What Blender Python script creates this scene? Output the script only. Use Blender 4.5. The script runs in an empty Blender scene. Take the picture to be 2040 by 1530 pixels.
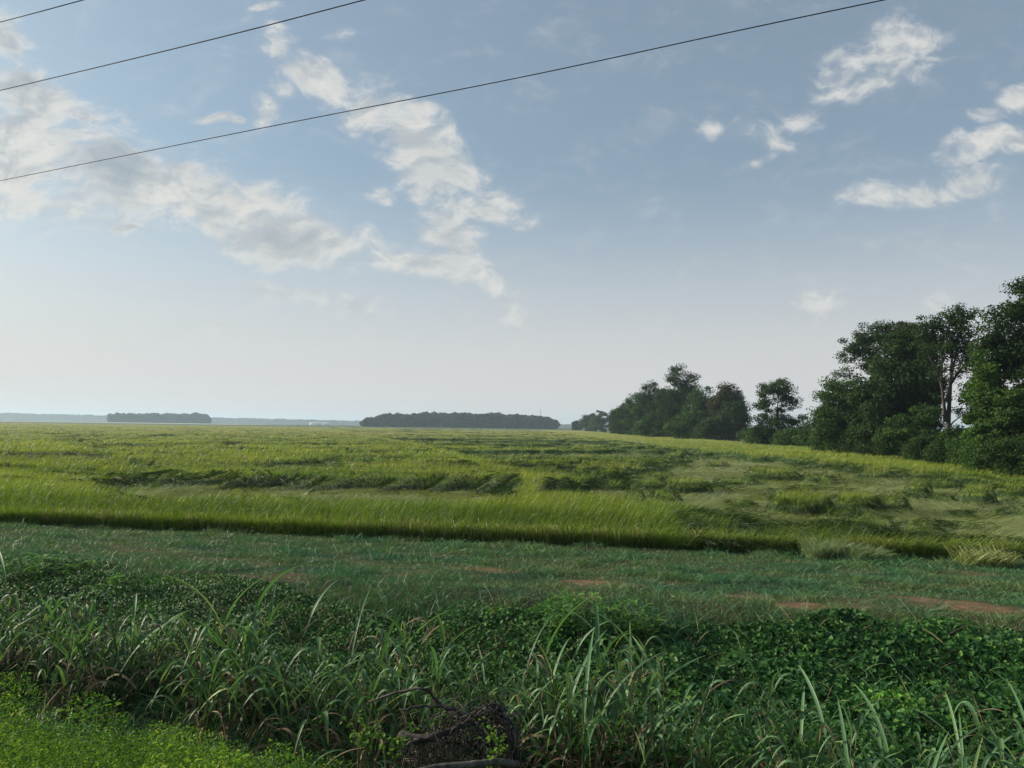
import bpy, math, random
import numpy as np
from mathutils import Matrix, Vector
R = math.radians
PI = math.pi
sc = bpy.context.scene
COL = sc.collection

# ------------------------------------------------------------------ camera
CAM_Z = 3.6
PITCH, ROLL = R(3.15), R(0.78)
cd = bpy.data.cameras.new('camera')
cd.sensor_fit = 'HORIZONTAL'; cd.sensor_width = 36.0; cd.lens = 36.0 * 0.75
cd.clip_start = 0.1; cd.clip_end = 30000
cam = bpy.data.objects.new('camera', cd); COL.objects.link(cam)
CM = Matrix.Rotation(PI / 2 + PITCH, 4, 'X') @ Matrix.Rotation(ROLL, 4, 'Z')
cam.matrix_world = Matrix.Translation((0, 0, CAM_Z)) @ CM
sc.camera = cam

def pdir(px, py):                                  # direction of a photo pixel (2040 x 1530)
    d = CM.to_3x3() @ Vector(((px - 1020) / 1530, (765 - py) / 1530, -1))
    return d / d.y
def P(px, py, Y):                                  # the world point at depth Y
    d = pdir(px, py); return np.array((d.x * Y, Y, CAM_Z + d.z * Y))

# ------------------------------------------------------------------ world
SUN_AZ, SUN_EL = R(-74), R(24)                     # azimuth from +Y, towards -X
w = bpy.data.worlds.new('World'); sc.world = w; w.use_nodes = True
nt = w.node_tree; nt.nodes.clear()
class N:
    """tiny node-building helper"""
    def __init__(s, nt): s.nt = nt
    def new(s, t, **k):
        n = s.nt.nodes.new(t)
        for a, b in k.items(): setattr(n, a, b)
        return n
    def put(s, sock, v):
        if isinstance(v, bpy.types.NodeSocket): s.nt.links.new(v, sock)
        elif v is not None: sock.default_value = v
    def math(s, op, a, b=None, c=None, clamp=False):
        n = s.new('ShaderNodeMath', operation=op, use_clamp=clamp)
        for i, v in enumerate((a, b, c)):
            if v is not None: s.put(n.inputs[i], v)
        return n.outputs[0]
    def vmath(s, op, a, b=None, out=0):
        n = s.new('ShaderNodeVectorMath', operation=op)
        s.put(n.inputs[0], a)
        if b is not None: s.put(n.inputs[1], b)
        return n.outputs[out]
    def noise(s, vec, scale, detail=4, rough=.5, dist=0.0, out=0):
        n = s.new('ShaderNodeTexNoise')
        s.put(n.inputs['Vector'], vec); n.inputs['Scale'].default_value = scale
        n.inputs['Detail'].default_value = detail; n.inputs['Roughness'].default_value = rough
        n.inputs['Distortion'].default_value = dist
        return n.outputs[out]
    def rng(s, v, a, b, c=0.0, d=1.0, smooth=True):
        n = s.new('ShaderNodeMapRange', interpolation_type='SMOOTHSTEP' if smooth else 'LINEAR')
        s.put(n.inputs[0], v)
        for i, q in zip((1, 2, 3, 4), (a, b, c, d)): s.put(n.inputs[i], q)
        return n.outputs[0]
    def mix(s, f, a, b, mode='MIX'):
        n = s.new('ShaderNodeMix', data_type='RGBA', blend_type=mode)
        s.put(n.inputs[0], f); s.put(n.inputs[6], a); s.put(n.inputs[7], b)
        return n.outputs[2]
def rgb(r, g, b): return (r, g, b, 1.0)

n = N(nt)
sky = n.new('ShaderNodeTexSky', sky_type='NISHITA', sun_disc=False)
sky.sun_elevation = SUN_EL; sky.sun_rotation = SUN_AZ
sky.altitude = 50; sky.air_density = 1.0; sky.dust_density = 2.2; sky.ozone_density = 1.6
SKY_MUL = 0.085
tc = n.new('ShaderNodeTexCoord')
D = n.vmath('NORMALIZE', tc.outputs['Generated'])
sep = n.new('ShaderNodeSeparateXYZ'); n.put(sep.inputs[0], D)
yy = n.math('MAXIMUM', sep.outputs[1], 0.08)
cmb = n.new('ShaderNodeCombineXYZ')
n.put(cmb.inputs[0], n.math('DIVIDE', sep.outputs[0], yy)); n.put(cmb.inputs[1], n.math('DIVIDE', sep.outputs[2], yy))
T = cmb.outputs[0]                                  # gnomonic direction coordinates round +Y
# a warp so cloud outlines are ragged
wn = n.noise(T, 5.0, 3, .55, out=1)
wv = n.vmath('SCALE', n.vmath('SUBTRACT', wn, (.5, .5, .5))); wv.node.inputs['Scale'].default_value = .10
TW = n.vmath('ADD', T, wv)
blobs = [  # px, py, rx, ry, tilt (deg, + = falls to the right), weight
 (50, 285, 235, 88, 10, 1.0), (250, 345, 255, 92, 20, 1.0), (430, 415, 250, 72, 20, 1.0), (590, 480, 165, 52, 14, .95),
 (120, 400, 200, 52, 12, .75), (60, 170, 120, 45, 22, 1.0), (165, 205, 90, 28, 22, .8), (15, 70, 50, 38, 30, .9), (255, 463, 75, 15, 6, .7),
 (555, 95, 48, 48, 40, .85), (640, 150, 95, 42, 28, .95), (735, 205, 70, 55, 30, .95), (815, 262, 100, 42, 20, 1.0),
 (865, 345, 105, 62, 15, 1.0), (955, 412, 110, 40, 5, .95), (900, 455, 75, 50, 40, .95), (915, 500, 40, 30, 0, .8), (520, 205, 36, 40, 0, .6), (560,165,40,25,0,.6),
 (430, 234, 42, 12, 0, .6), (745, 395, 35, 22, 0, .6), (800, 530, 92, 32, 4, .95), (905, 548, 80, 22, 8, .8), (975, 570, 60, 20, 20, .7),
 (590, 578, 120, 20, 5, .62), (700, 608, 110, 19, 12, .6), (1025, 620, 44, 60, 0, .48),
 (1770, 120, 118, 70, -14, .66), (1690, 150, 90, 50, -10, .6), (1605, 226, 46, 26, 0, .5), (1510, 255, 100, 26, 4, .5), (1412, 246, 42, 24, -20, .55), (1490, 318, 75, 13, -24, .48),
 (1990, 296, 130, 28, -8, .9), (1800, 395, 105, 26, -6, .9), (1930, 362, 85, 30, -14, .75), (2035, 210, 60, 22, -25, .85), (1975, 245, 40, 14, -10, .6),
 (1620, 600, 70, 34, -20, .6), (1785, 575, 50, 14, 0, .5), (1872, 600, 40, 16, 0, .6), (350, 660, 280, 24, 3, .36), (530,5,45,10,0,.5),(690,60,40,14,0,.4)]
acc = None
for (px, py, rx, ry, tilt, wt) in blobs:
    c = pdir(px, py)
    m = n.new('ShaderNodeMapping', vector_type='TEXTURE')
    n.put(m.inputs['Vector'], TW)
    m.inputs['Location'].default_value = (c.x, c.z, 0); m.inputs['Rotation'].default_value = (0, 0, R(-tilt))
    m.inputs['Scale'].default_value = (rx / 1530 * 1.45, ry / 1530 * 1.5, 1)
    ln = n.vmath('LENGTH', m.outputs[0], out=1)
    v = n.math('MULTIPLY', n.math('SUBTRACT', 1.0, ln, clamp=True), wt)
    acc = v if acc is None else n.math('SMOOTH_MAX', acc, v, .12)
mp = n.new('ShaderNodeMapping'); n.put(mp.inputs['Vector'], TW); mp.inputs['Scale'].default_value = (1, 1.7, 1); mp.inputs['Rotation'].default_value = (0, 0, R(12))
f1 = n.noise(mp.outputs[0], 11, 9, .6, .25)
mp2 = n.new('ShaderNodeMapping'); n.put(mp2.inputs['Vector'], mp.outputs[0]); mp2.inputs['Location'].default_value = (.011, -.016, 0)
f2 = n.noise(mp2.outputs[0], 11, 5, .6, .25)
f3 = n.noise(mp.outputs[0], 38, 6, .62)
nz = n.math('ADD', n.math('MULTIPLY', n.math('SUBTRACT', f1, .5), 3.0), n.math('MULTIPLY', n.math('SUBTRACT', f3, .5), 1.2))
dens = n.math('ADD', n.math('MULTIPLY', acc, 1.55), n.math('MULTIPLY', nz, n.rng(acc, .0, .25, .06, 1.0)))
front = n.rng(sep.outputs[1], .15, .3)
cover = n.math('MULTIPLY', n.rng(dens, .06, 1.15), front)
cover = n.math('MAXIMUM', cover, n.math('MULTIPLY', n.math('MULTIPLY', n.rng(acc, .02, .6, 0, .42), n.rng(f1, .36, .62, .35, 1)), front))
wisp = n.math('MULTIPLY', n.rng(n.noise(mp.outputs[0], 3.2, 7, .6, .6), .5, .85, 0, .14), front)
cover = n.math('MAXIMUM', cover, n.math('MULTIPLY', wisp, n.rng(acc, .0, .2, .25, 1)))
relief = n.rng(n.math('ADD', n.math('SUBTRACT', f1, f2), n.math('MULTIPLY', n.math('SUBTRACT', f3, .5), .10)), -.13, .10)      # sunward against leeward side of the billows
core = n.rng(dens, .6, 1.35)
lump = n.rng(n.noise(mp.outputs[0], 7, 5, .5), .42, .60)
grey = n.math('MULTIPLY', core, n.math('MULTIPLY', lump, n.rng(sep.outputs[0], -.15, -.35, .3, .72)))
lit = n.mix(relief, rgb(.27, .29, .30), rgb(.41, .405, .385))
ccol = n.mix(grey, lit, rgb(.165, .205, .24))
skyc = n.vmath('SCALE', sky.outputs[0]); skyc.node.inputs['Scale'].default_value = SKY_MUL
# the thick damp air low in the sky
low = n.rng(sep.outputs[2], .0, .34, .80, .0)
low = n.math('ADD', low, .13)
skyh = n.mix(low, n.mix(.30, n.mix(1.0, skyc, rgb(.70, .85, .86), 'MULTIPLY'), rgb(.13, .175, .20)), rgb(.385, .372, .375))
fade = n.rng(sep.outputs[2], .02, .22, .25, .92)
tot = n.mix(n.math('MULTIPLY', cover, fade), skyh, ccol)
bg = n.new('ShaderNodeBackground'); n.put(bg.inputs[0], tot); bg.inputs[1].default_value = 1.0
wo = n.new('ShaderNodeOutputWorld'); nt.links.new(bg.outputs[0], wo.inputs[0])
# keep the strength of the sky inside the Background node: colour is divided by it
BG = 0.1
tot2 = n.vmath('SCALE', tot); tot2.node.inputs['Scale'].default_value = 1 / BG
n.put(bg.inputs[0], tot2); bg.inputs[1].default_value = BG

# ------------------------------------------------------------------ sun
sd = bpy.data.lights.new('sun', 'SUN'); sd.energy = 3.6; sd.angle = R(3); sd.color = (1.0, .91, .72)
sun = bpy.data.objects.new('sun', sd); COL.objects.link(sun)
sdir = Vector((math.sin(SUN_AZ) * math.cos(SUN_EL), math.cos(SUN_AZ) * math.cos(SUN_EL), math.sin(SUN_EL)))
sun.rotation_euler = sdir.to_track_quat('Z', 'Y').to_euler(); sun.location = (0, 0, 50)
sc.view_settings.view_transform = 'Standard'; sc.view_settings.look = 'None'
sc.view_settings.exposure = 0.9; sc.view_settings.gamma = 1; sc.view_settings.use_curve_mapping = False
cy = sc.cycles
cy.max_bounces = 6; cy.diffuse_bounces = 3; cy.glossy_bounces = 2; cy.transmission_bounces = 4
cy.transparent_max_bounces = 8; cy.volume_bounces = 1; cy.use_denoising = True
cy.sample_clamp_indirect = 4; cy.caustics_reflective = False; cy.caustics_refractive = False

# ------------------------------------------------------------------ helpers
rs = np.random.RandomState(7)
def sstep(a, b, x):
    t = np.clip((x - a) / (b - a), 0, 1); return t * t * (3 - 2 * t)
def hash2(i, j, s=0):
    h = (i.astype(np.int64) * 374761393 + j.astype(np.int64) * 668265263 + s * 1442695) & 0xffffffff
    h = ((h ^ (h >> 13)) * 1274126177) & 0xffffffff
    return ((h ^ (h >> 16)) & 0xffffff) / float(0xffffff)
def vnoise(x, y, s=0):
    x = np.asarray(x, float); y = np.asarray(y, float)
    i = np.floor(x); j = np.floor(y); fx = x - i; fy = y - j
    fx = fx * fx * (3 - 2 * fx); fy = fy * fy * (3 - 2 * fy)
    a = hash2(i, j, s); b = hash2(i + 1, j, s); c = hash2(i, j + 1, s); d = hash2(i + 1, j + 1, s)
    return (a * (1 - fx) + b * fx) * (1 - fy) + (c * (1 - fx) + d * fx) * fy
def fbm(x, y, o=4, s=0):
    t = 0; a = .5; tot = 0
    for k in range(o):
        t = t + a * vnoise(x * 2 ** k + 17.3 * k, y * 2 ** k - 9.1 * k, s + k); tot += a; a *= .5
    return t / tot
def norm(v): return v / np.maximum(np.linalg.norm(v, axis=-1, keepdims=True), 1e-9)

def tag(o, label=None, cat=None, group=None, kind=None):
    if label: o['label'] = label
    if cat: o['category'] = cat
    if group: o['group'] = group
    if kind: o['kind'] = kind
    return o
def mesh_obj(name, V, F, mat, attrs=None, parent=None, smooth=False):
    """V (n,3); F int array (m,4) or (m,3)"""
    me = bpy.data.meshes.new(name)
    V = np.ascontiguousarray(V, dtype=np.float32); F = np.ascontiguousarray(F, dtype=np.int32)
    k = F.shape[1]
    me.vertices.add(len(V)); me.vertices.foreach_set('co', V.ravel())
    me.loops.add(F.size); me.loops.foreach_set('vertex_index', F.ravel())
    me.polygons.add(len(F)); me.polygons.foreach_set('loop_start', np.arange(0, F.size, k, dtype=np.int32))
    if smooth: me.polygons.foreach_set('use_smooth', np.ones(len(F), dtype=bool))
    for an, av in (attrs or {}).items():
        a = me.attributes.new(an, 'FLOAT', 'POINT'); a.data.foreach_set('value', np.ascontiguousarray(av, dtype=np.float32))
    me.update(calc_edges=True); me.materials.append(mat)
    o = bpy.data.objects.new(name, me); COL.objects.link(o)
    if parent is not None: o.parent = parent
    return o
def empty(name, loc, rz=0):
    o = bpy.data.objects.new(name, None); COL.objects.link(o)
    o.location = loc; o.rotation_euler = (0, 0, rz); o.empty_display_size = .3
    return o
class Bag:
    def __init__(s): s.V = []; s.F = []; s.A = {}; s.n = 0
    def add(s, V, F, **at):
        s.V.append(V); s.F.append(F + s.n); s.n += len(V)
        for k, a in at.items(): s.A.setdefault(k, []).append(np.broadcast_to(np.asarray(a, float), (len(V),)))
    def make(s, name, mat, parent=None, smooth=False):
        return mesh_obj(name, np.concatenate(s.V), np.concatenate(s.F), mat, {k: np.concatenate(a) for k, a in s.A.items()}, parent, smooth)

def blades(root, d0, d1, L, W, nseg, rnd, tone=None, rg=rs, base_w=.6, side=None, fold=0.0):
    """curved tapering strips; returns V, F, attrs"""
    n_ = len(root); t = np.linspace(0, 1, nseg + 1)[None, :, None]
    d0 = norm(d0); d1 = norm(d1)
    L = np.asarray(L).reshape(-1, 1, 1)
    pts = root[:, None, :] + L * (d0[:, None, :] * (t - t * t / 2) + d1[:, None, :] * (t * t / 2))
    if side is None: side = rg.normal(size=(n_, 3)) * (1, 1, .35)
    tan = d0[:, None, :] * (1 - t) + d1[:, None, :] * t
    sd_ = norm(np.cross(tan, np.broadcast_to(side[:, None, :], tan.shape)))
    tt = t[..., 0]
    wf = (base_w + (1 - base_w) * np.sin(np.clip(tt * 1.6, 0, PI / 2))) * np.power(np.clip(1 - tt, 0, 1), .55)
    wf = np.maximum(wf, .03)
    hw = (np.asarray(W).reshape(-1, 1) * wf * .5)[..., None]
    if fold:
        nrm = norm(np.cross(sd_, tan))
        a = pts - sd_ * hw + nrm * hw * fold; b = pts; c = pts + sd_ * hw + nrm * hw * fold
        V = np.stack([a, b, c], 2).reshape(-1, 3); k = 3
    else:
        V = np.stack([pts - sd_ * hw, pts + sd_ * hw], 2).reshape(-1, 3); k = 2
    per = k * (nseg + 1)
    q = []
    for i in range(nseg):
        for j in range(k - 1):
            q.append((i * k + j, i * k + j + 1, (i + 1) * k + j + 1, (i + 1) * k + j))
    F = (np.arange(n_)[:, None, None] * per + np.array(q)[None]).reshape(-1, 4)
    at = {'rnd': np.repeat(rnd, per), 'tip': np.tile(np.repeat(np.linspace(0, 1, nseg + 1), k), n_)}
    if tone is not None: at['tone'] = np.repeat(tone, per)
    return V, F, at
def leaves(pos, nrm, size, rnd, tone=None, rg=rs, shape='oval', asp=.6):
    """small folded leaves: 6 verts, two quads each"""
    n_ = len(pos); nrm = norm(nrm)
    u = norm(np.cross(nrm, rg.normal(size=(n_, 3)))); v = np.cross(nrm, u)
    if shape == 'heart': pl = [(0, 0, 0), (-.5, -.02, .12), (-.36, .62, .1), (0, 1, -.06), (.36, .62, .1), (.5, -.02, .12)]
    else: pl = [(0, 0, 0), (-.4, .25, .1), (-.42, .62, .1), (0, 1, -.08), (.42, .62, .1), (.4, .25, .1)]
    pl = np.array(pl); pl[:, 0] *= asp / .8 if shape != 'heart' else 1; pl[:, 1] -= .45
    s_ = np.asarray(size).reshape(-1, 1, 1)
    V = pos[:, None] + s_ * (u[:, None] * pl[None, :, 0:1] + v[:, None] * pl[None, :, 1:2] + nrm[:, None] * pl[None, :, 2:3])
    F = (np.arange(n_)[:, None, None] * 6 + np.array([(0, 3, 2, 1), (0, 5, 4, 3)])[None]).reshape(-1, 4)
    at = {'rnd': np.repeat(rnd, 6)}
    if tone is not None: at['tone'] = np.repeat(tone, 6)
    return V.reshape(-1, 3), F, at
def tube(pts, rad, sides=6):
    pts = np.asarray(pts, float); m = len(pts); rad = np.broadcast_to(np.asarray(rad, float), (m,))
    tan = norm(np.gradient(pts, axis=0)); ref = np.array((.31, .17, .93)) if abs(tan[0][2]) < .9 else np.array((1., .1, 0))
    s1 = norm(np.cross(tan, ref)); s2 = np.cross(tan, s1)
    a = np.arange(sides) * 2 * PI / sides
    V = pts[:, None] + rad[:, None, None] * (np.cos(a)[None, :, None] * s1[:, None] + np.sin(a)[None, :, None] * s2[:, None])
    F = [(i * sides + j, i * sides + (j + 1) % sides, (i + 1) * sides + (j + 1) % sides, (i + 1) * sides + j) for i in range(m - 1) for j in range(sides)]
    V = V.reshape(-1, 3)
    k = len(V); V = np.vstack([V, pts[-1] + tan[-1] * rad[-1], pts[0] - tan[0] * rad[0] * .5])
    for j in range(sides):
        F.append(((m - 1) * sides + j, (m - 1) * sides + (j + 1) % sides, k, k)); F.append(((j + 1) % sides, j, k + 1, k + 1))
    return V, np.array(F)
def fixtri(F): return F
def spline(ctrl, m):
    c = np.asarray(ctrl, float); c = np.vstack([2 * c[0] - c[1], c, 2 * c[-1] - c[-2]]); out = []
    ns = len(c) - 3
    for t in np.linspace(0, ns - 1e-6, m):
        i = int(t); f = t - i; p0, p1, p2, p3 = c[i:i + 4]
        out.append(.5 * ((2 * p1) + (-p0 + p2) * f + (2 * p0 - 5 * p1 + 4 * p2 - p3) * f * f + (-p0 + 3 * p1 - 3 * p2 + p3) * f ** 3))
    return np.array(out)

# ------------------------------------------------------------------ materials
def leafmat(name, stops, transl=.35, rough=.55, tonecol=None, tipcol=None, spec=.3, nscale=None, ncol=None, ttint=None):
    """stops: colours along the per-leaf random value; tonecol: [(pos, rgb)] replaces by the tone attribute"""
    m = bpy.data.materials.new(name); m.use_nodes = True; t = m.node_tree; t.nodes.clear(); n = N(t)
    def ramp(f, st):
        r = n.new('ShaderNodeValToRGB'); n.put(r.inputs[0], f)
        el = r.color_ramp.elements
        while len(el) < len(st): el.new(.5)
        for e, (p, c) in zip(el, st): e.position = p; e.color = rgb(*c)
        return r.outputs[0]
    at = n.new('ShaderNodeAttribute', attribute_name='rnd').outputs['Fac']
    c = ramp(at, stops)
    if tonecol:
        tn = n.new('ShaderNodeAttribute', attribute_name='tone').outputs['Fac']
        c = n.mix(1.0, c, ramp(tn, tonecol), 'MULTIPLY')
    if tipcol:
        tp = n.new('ShaderNodeAttribute', attribute_name='tip').outputs['Fac']
        c = n.mix(1.0, c, ramp(tp, tipcol), 'MULTIPLY')
    if nscale:
        g = n.new('ShaderNodeNewGeometry').outputs['Position']
        c = n.mix(1.0, c, ramp(n.noise(g, nscale, 3, .6), ncol), 'MULTIPLY')
    b = n.new('ShaderNodeBsdfPrincipled'); n.put(b.inputs['Base Color'], c)
    b.inputs['Roughness'].default_value = rough; b.inputs['Specular IOR Level'].default_value = spec
    tr = n.new('ShaderNodeBsdfTranslucent')
    n.put(tr.inputs[0], n.mix(1.0, c, rgb(*(ttint or (1.25, 1.3, .6))), 'MULTIPLY'))
    mx = n.new('ShaderNodeMixShader'); mx.inputs[0].default_value = transl
    t.links.new(b.outputs[0], mx.inputs[1]); t.links.new(tr.outputs[0], mx.inputs[2])
    o = n.new('ShaderNodeOutputMaterial'); t.links.new(mx.outputs[0], o.inputs[0])
    return m
def solidmat(name, c1, c2, scale=4, rough=.85, detail=5, bump=0, stretch=None, spec=.2):
    m = bpy.data.materials.new(name); m.use_nodes = True; t = m.node_tree; t.nodes.clear(); n = N(t)
    v = n.new('ShaderNodeTexCoord').outputs['Object']
    if stretch: v = n.vmath('MULTIPLY', v, stretch)
    f = n.noise(v, scale, detail, .62)
    b = n.new('ShaderNodeBsdfPrincipled'); n.put(b.inputs['Base Color'], n.mix(n.rng(f, .35, .65), rgb(*c1), rgb(*c2)))
    b.inputs['Roughness'].default_value = rough; b.inputs['Specular IOR Level'].default_value = spec
    if bump:
        bp = n.new('ShaderNodeBump'); bp.inputs['Strength'].default_value = 1; bp.inputs['Distance'].default_value = bump
        n.put(bp.inputs['Height'], f); t.links.new(bp.outputs[0], b.inputs['Normal'])
    o = n.new('ShaderNodeOutputMaterial'); t.links.new(b.outputs[0], o.inputs[0])
    return m

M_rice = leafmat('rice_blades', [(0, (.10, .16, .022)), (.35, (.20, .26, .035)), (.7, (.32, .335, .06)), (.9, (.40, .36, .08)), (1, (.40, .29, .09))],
    transl=.40, rough=.5, tonecol=[(0, (.09, .15, .20)), (.3, (.24, .32, .36)), (.6, (.65, .78, .7)), (1, (1, 1, 1))],  # low tone: green culms, with the shade of the walls put into the colour
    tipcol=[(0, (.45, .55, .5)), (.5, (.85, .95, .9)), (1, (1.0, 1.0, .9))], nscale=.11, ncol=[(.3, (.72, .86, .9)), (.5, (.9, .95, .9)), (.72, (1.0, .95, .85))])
M_straw = leafmat('rice_straw', [(0, (.11, .155, .04)), (.5, (.23, .27, .085)), (1, (.38, .37, .16))], transl=.25, rough=.45,
    tonecol=[(0, (.8, .9, .9)), (1, (1, 1, 1))], spec=.5)
M_head = leafmat('rice_heads', [(0, (.16, .15, .05)), (1, (.30, .25, .09))], transl=.25)
M_levee = leafmat('levee_grass', [(0, (.035, .10, .052)), (.5, (.065, .155, .075)), (.9, (.095, .185, .072)), (1, (.15, .16, .08))], transl=.25, rough=.5,
    tonecol=[(0, (.60, .92, 1.05)), (.35, (.95, 1.08, .9)), (.7, (1.25, 1.1, .85)), (1, (1.7, 1.15, 1.0))], spec=.3, ttint=(1.1, 1.2, .7))
M_vine = leafmat('vine_leaves', [(0, (.014, .055, .013)), (.5, (.034, .112, .022)), (.9, (.075, .185, .032)), (1, (.14, .25, .05))], transl=.22, rough=.6, spec=.22,
    tonecol=[(0, (.6, .7, .75)), (.6, (1, 1, 1)), (1, (2.0, 1.8, 1.1))])
M_weed = leafmat('weed_leaves', [(0, (.05, .12, .02)), (.6, (.12, .235, .03)), (1, (.27, .35, .05))], transl=.38, rough=.7, spec=.12, tonecol=[(0, (.6, .75, .9)), (1, (1.2, 1.15, 1))])
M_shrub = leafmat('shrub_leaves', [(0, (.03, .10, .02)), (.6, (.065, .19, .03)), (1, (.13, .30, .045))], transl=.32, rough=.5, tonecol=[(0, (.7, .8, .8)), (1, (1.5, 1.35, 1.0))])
M_reed = leafmat('reed_leaves', [(0, (.05, .125, .055)), (.6, (.10, .21, .10)), (.9, (.16, .27, .12)), (1, (.26, .32, .10))], transl=.3, rough=.5, spec=.32,
    tipcol=[(0, (.7, .75, .6)), (.8, (1, 1, 1)), (1, (1.3, 1.1, .8))])
M_dead = leafmat('dead_leaves', [(0, (.07, .05, .03)), (.5, (.17, .12, .065)), (1, (.28, .21, .12))], transl=.15, rough=.7, ttint=(1, .9, .7))
M_stalk = leafmat('reed_stalks', [(0, (.05, .07, .03)), (1, (.11, .10, .05))], transl=.0, rough=.5)
M_bark = solidmat('bark', (.035, .03, .025), (.085, .072, .06), 3, bump=.03, stretch=(1, 1, .25))
M_dry = solidmat('dry_wood', (.03, .026, .025), (.10, .088, .08), 14, bump=.004, stretch=(1, 1, 1))
M_log = solidmat('log_bark', (.05, .045, .04), (.13, .12, .105), 18, bump=.006)
def treemat(name, a, b, c): return leafmat(name, [(0, a), (.55, b), (1, c)], transl=.30, rough=.65, spec=.15, nscale=.35, ncol=[(.3, (.55, .6, .6)), (.55, (1, 1, 1)), (.75, (1.5, 1.4, 1.0))])
M_tdark = treemat('leaves_dark', (.016, .038, .010), (.030, .064, .016), (.06, .10, .022))
M_tmid = treemat('leaves_mid', (.022, .055, .012), (.042, .095, .018), (.08, .14, .026))
M_tolive = treemat('leaves_olive', (.03, .034, .012), (.048, .052, .018), (.08, .078, .026))
M_tlite = treemat('leaves_vine', (.03, .065, .014), (.055, .11, .02), (.10, .16, .03))
M_tfar = treemat('leaves_far', (.015, .028, .016), (.024, .042, .020), (.040, .06, .026))

# ------------------------------------------------------------------ terrain
def zlev(x, y):
    v = y + .163 * x
    return .9 * (1 - np.clip((v - 12.5) / 10.9, 0, 1)) ** 1.05
def ground_z(x, y):
    x = np.asarray(x, float); y = np.asarray(y, float)
    wq = y + .29 * x + .35 * (fbm(x / 3.5, y / 9, 2, 40) - .5)
    near = np.interp(wq, [-3, 2.6, 3.7, 4.6, 5.2, 6.3, 7.3, 8.3], [1.85, 1.55, 1.17, .86, .68, .36, .12, .10])
    b = sstep(8.2, 12.9, wq) * .55 + np.clip((wq - 8.2) / 4.3, 0, 1) * .45
    far = .18 + (zlev(x, y) - .18) * b
    z = np.where(wq < 8.25, near, far)
    z = z + .10 * (fbm(x / 1.3, y / 1.3, 3, 11) - .5) * sstep(60, 20, np.abs(y))
    return z
def axis(n_fine, fine, far, lo_scale=1.0, g=1.045):
    a = [0.0]; s = fine
    while a[-1] < n_fine: a.append(a[-1] + fine)
    while a[-1] < far: s *= g; a.append(a[-1] + s)
    return np.array(a)
ax = axis(22, .17, 9000); xs = np.concatenate([-ax[:0:-1], ax])
ay = axis(27, .17, 9000); ys = np.concatenate([-axis(3, .3, 9000, g=1.12)[:0:-1], ay])
gx, gy = np.meshgrid(xs, ys)
def grid_faces(nr, nc):
    i = np.arange(nr - 1)[:, None] * nc + np.arange(nc - 1)[None]
    return np.stack([i, i + 1, i + nc + 1, i + nc], -1).reshape(-1, 4)
BARE = [(1900, 1203, 105, 15), (1590, 1207, 55, 8), (1740, 1235, 120, 9), (960, 1133, 75, 7), (1190, 1163, 75, 8), (1480,1190,50,5)]
def gpt(px, py, z=.6, it=6):
    d = pdir(px, py); zz = z
    for _ in range(it):
        Y = (CAM_Z - zz) / max(-d.z, 1e-4); zz = float(ground_z(d.x * Y, Y))
    return d.x * Y, Y
BARE_W = []
for (px, py, rx, ry) in BARE:
    x0, y0 = gpt(px, py); x1, _ = gpt(px + rx, py); _, y1 = gpt(px, py + ry)
    BARE_W.append((x0, y0, abs(x1 - x0), abs(y1 - y0)))
def bare(x, y):
    b = np.zeros_like(x)
    wx = (fbm(x * 1.1, y * 1.4, 4, 60) - .5) * 1.6
    for (x0, y0, rx, ry) in BARE_W:
        dd = np.sqrt(((x - x0) / rx) ** 2 + ((y - y0 + .163 * (x - x0)) / ry) ** 2)
        b = np.maximum(b, 1 - sstep(.55, 1.25, dd + wx))
    spots = sstep(.60, .72, fbm(x / 1.1 + 5, y / .6, 4, 71)) * .45
    return np.maximum(b, spots * sstep(11.5, 13, y + .29 * x) * sstep(23, 20, y + .163 * x))
gz = ground_z(gx, gy)
m = bpy.data.materials.new('ground'); m.use_nodes = True; t = m.node_tree; t.nodes.clear(); n = N(t)
g = n.new('ShaderNodeNewGeometry').outputs['Position']
ab = n.new('ShaderNodeAttribute', attribute_name='bare').outputs['Fac']
soil = n.mix(n.rng(n.noise(g, 5, 8, .7), .3, .7), rgb(.10, .06, .038), rgb(.23, .135, .085))
dark = n.mix(n.rng(n.noise(g, 2.5, 6, .7), .3, .7), rgb(.018, .022, .012), rgb(.045, .055, .025))
gs = n.vmath('MULTIPLY', g, (.004, .012, 1))
fld = n.mix(n.rng(n.noise(gs, 1.0, 3, .5), .42, .58), rgb(.055, .085, .03), rgb(.12, .14, .06))
sp = n.new('ShaderNodeSeparateXYZ'); n.put(sp.inputs[0], g)
base = n.mix(ab, dark, soil)
base = n.mix(n.rng(sp.outputs[1], 60, 300), base, fld)
b = n.new('ShaderNodeBsdfPrincipled'); n.put(b.inputs['Base Color'], base); b.inputs['Roughness'].default_value = .95
b.inputs['Specular IOR Level'].default_value = .1
bp = n.new('ShaderNodeBump'); bp.inputs['Strength'].default_value = .8; bp.inputs['Distance'].default_value = .02
n.put(bp.inputs['Height'], n.noise(g, 14, 6, .7)); t.links.new(bp.outputs[0], b.inputs['Normal'])
o = n.new('ShaderNodeOutputMaterial'); t.links.new(b.outputs[0], o.inputs[0])
gr = mesh_obj('ground', np.stack([gx, gy, gz], -1).reshape(-1, 3), grid_faces(len(ys), len(xs)), m, {'bare': bare(gx, gy).ravel()}, smooth=True)
tag(gr, kind='structure')

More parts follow.
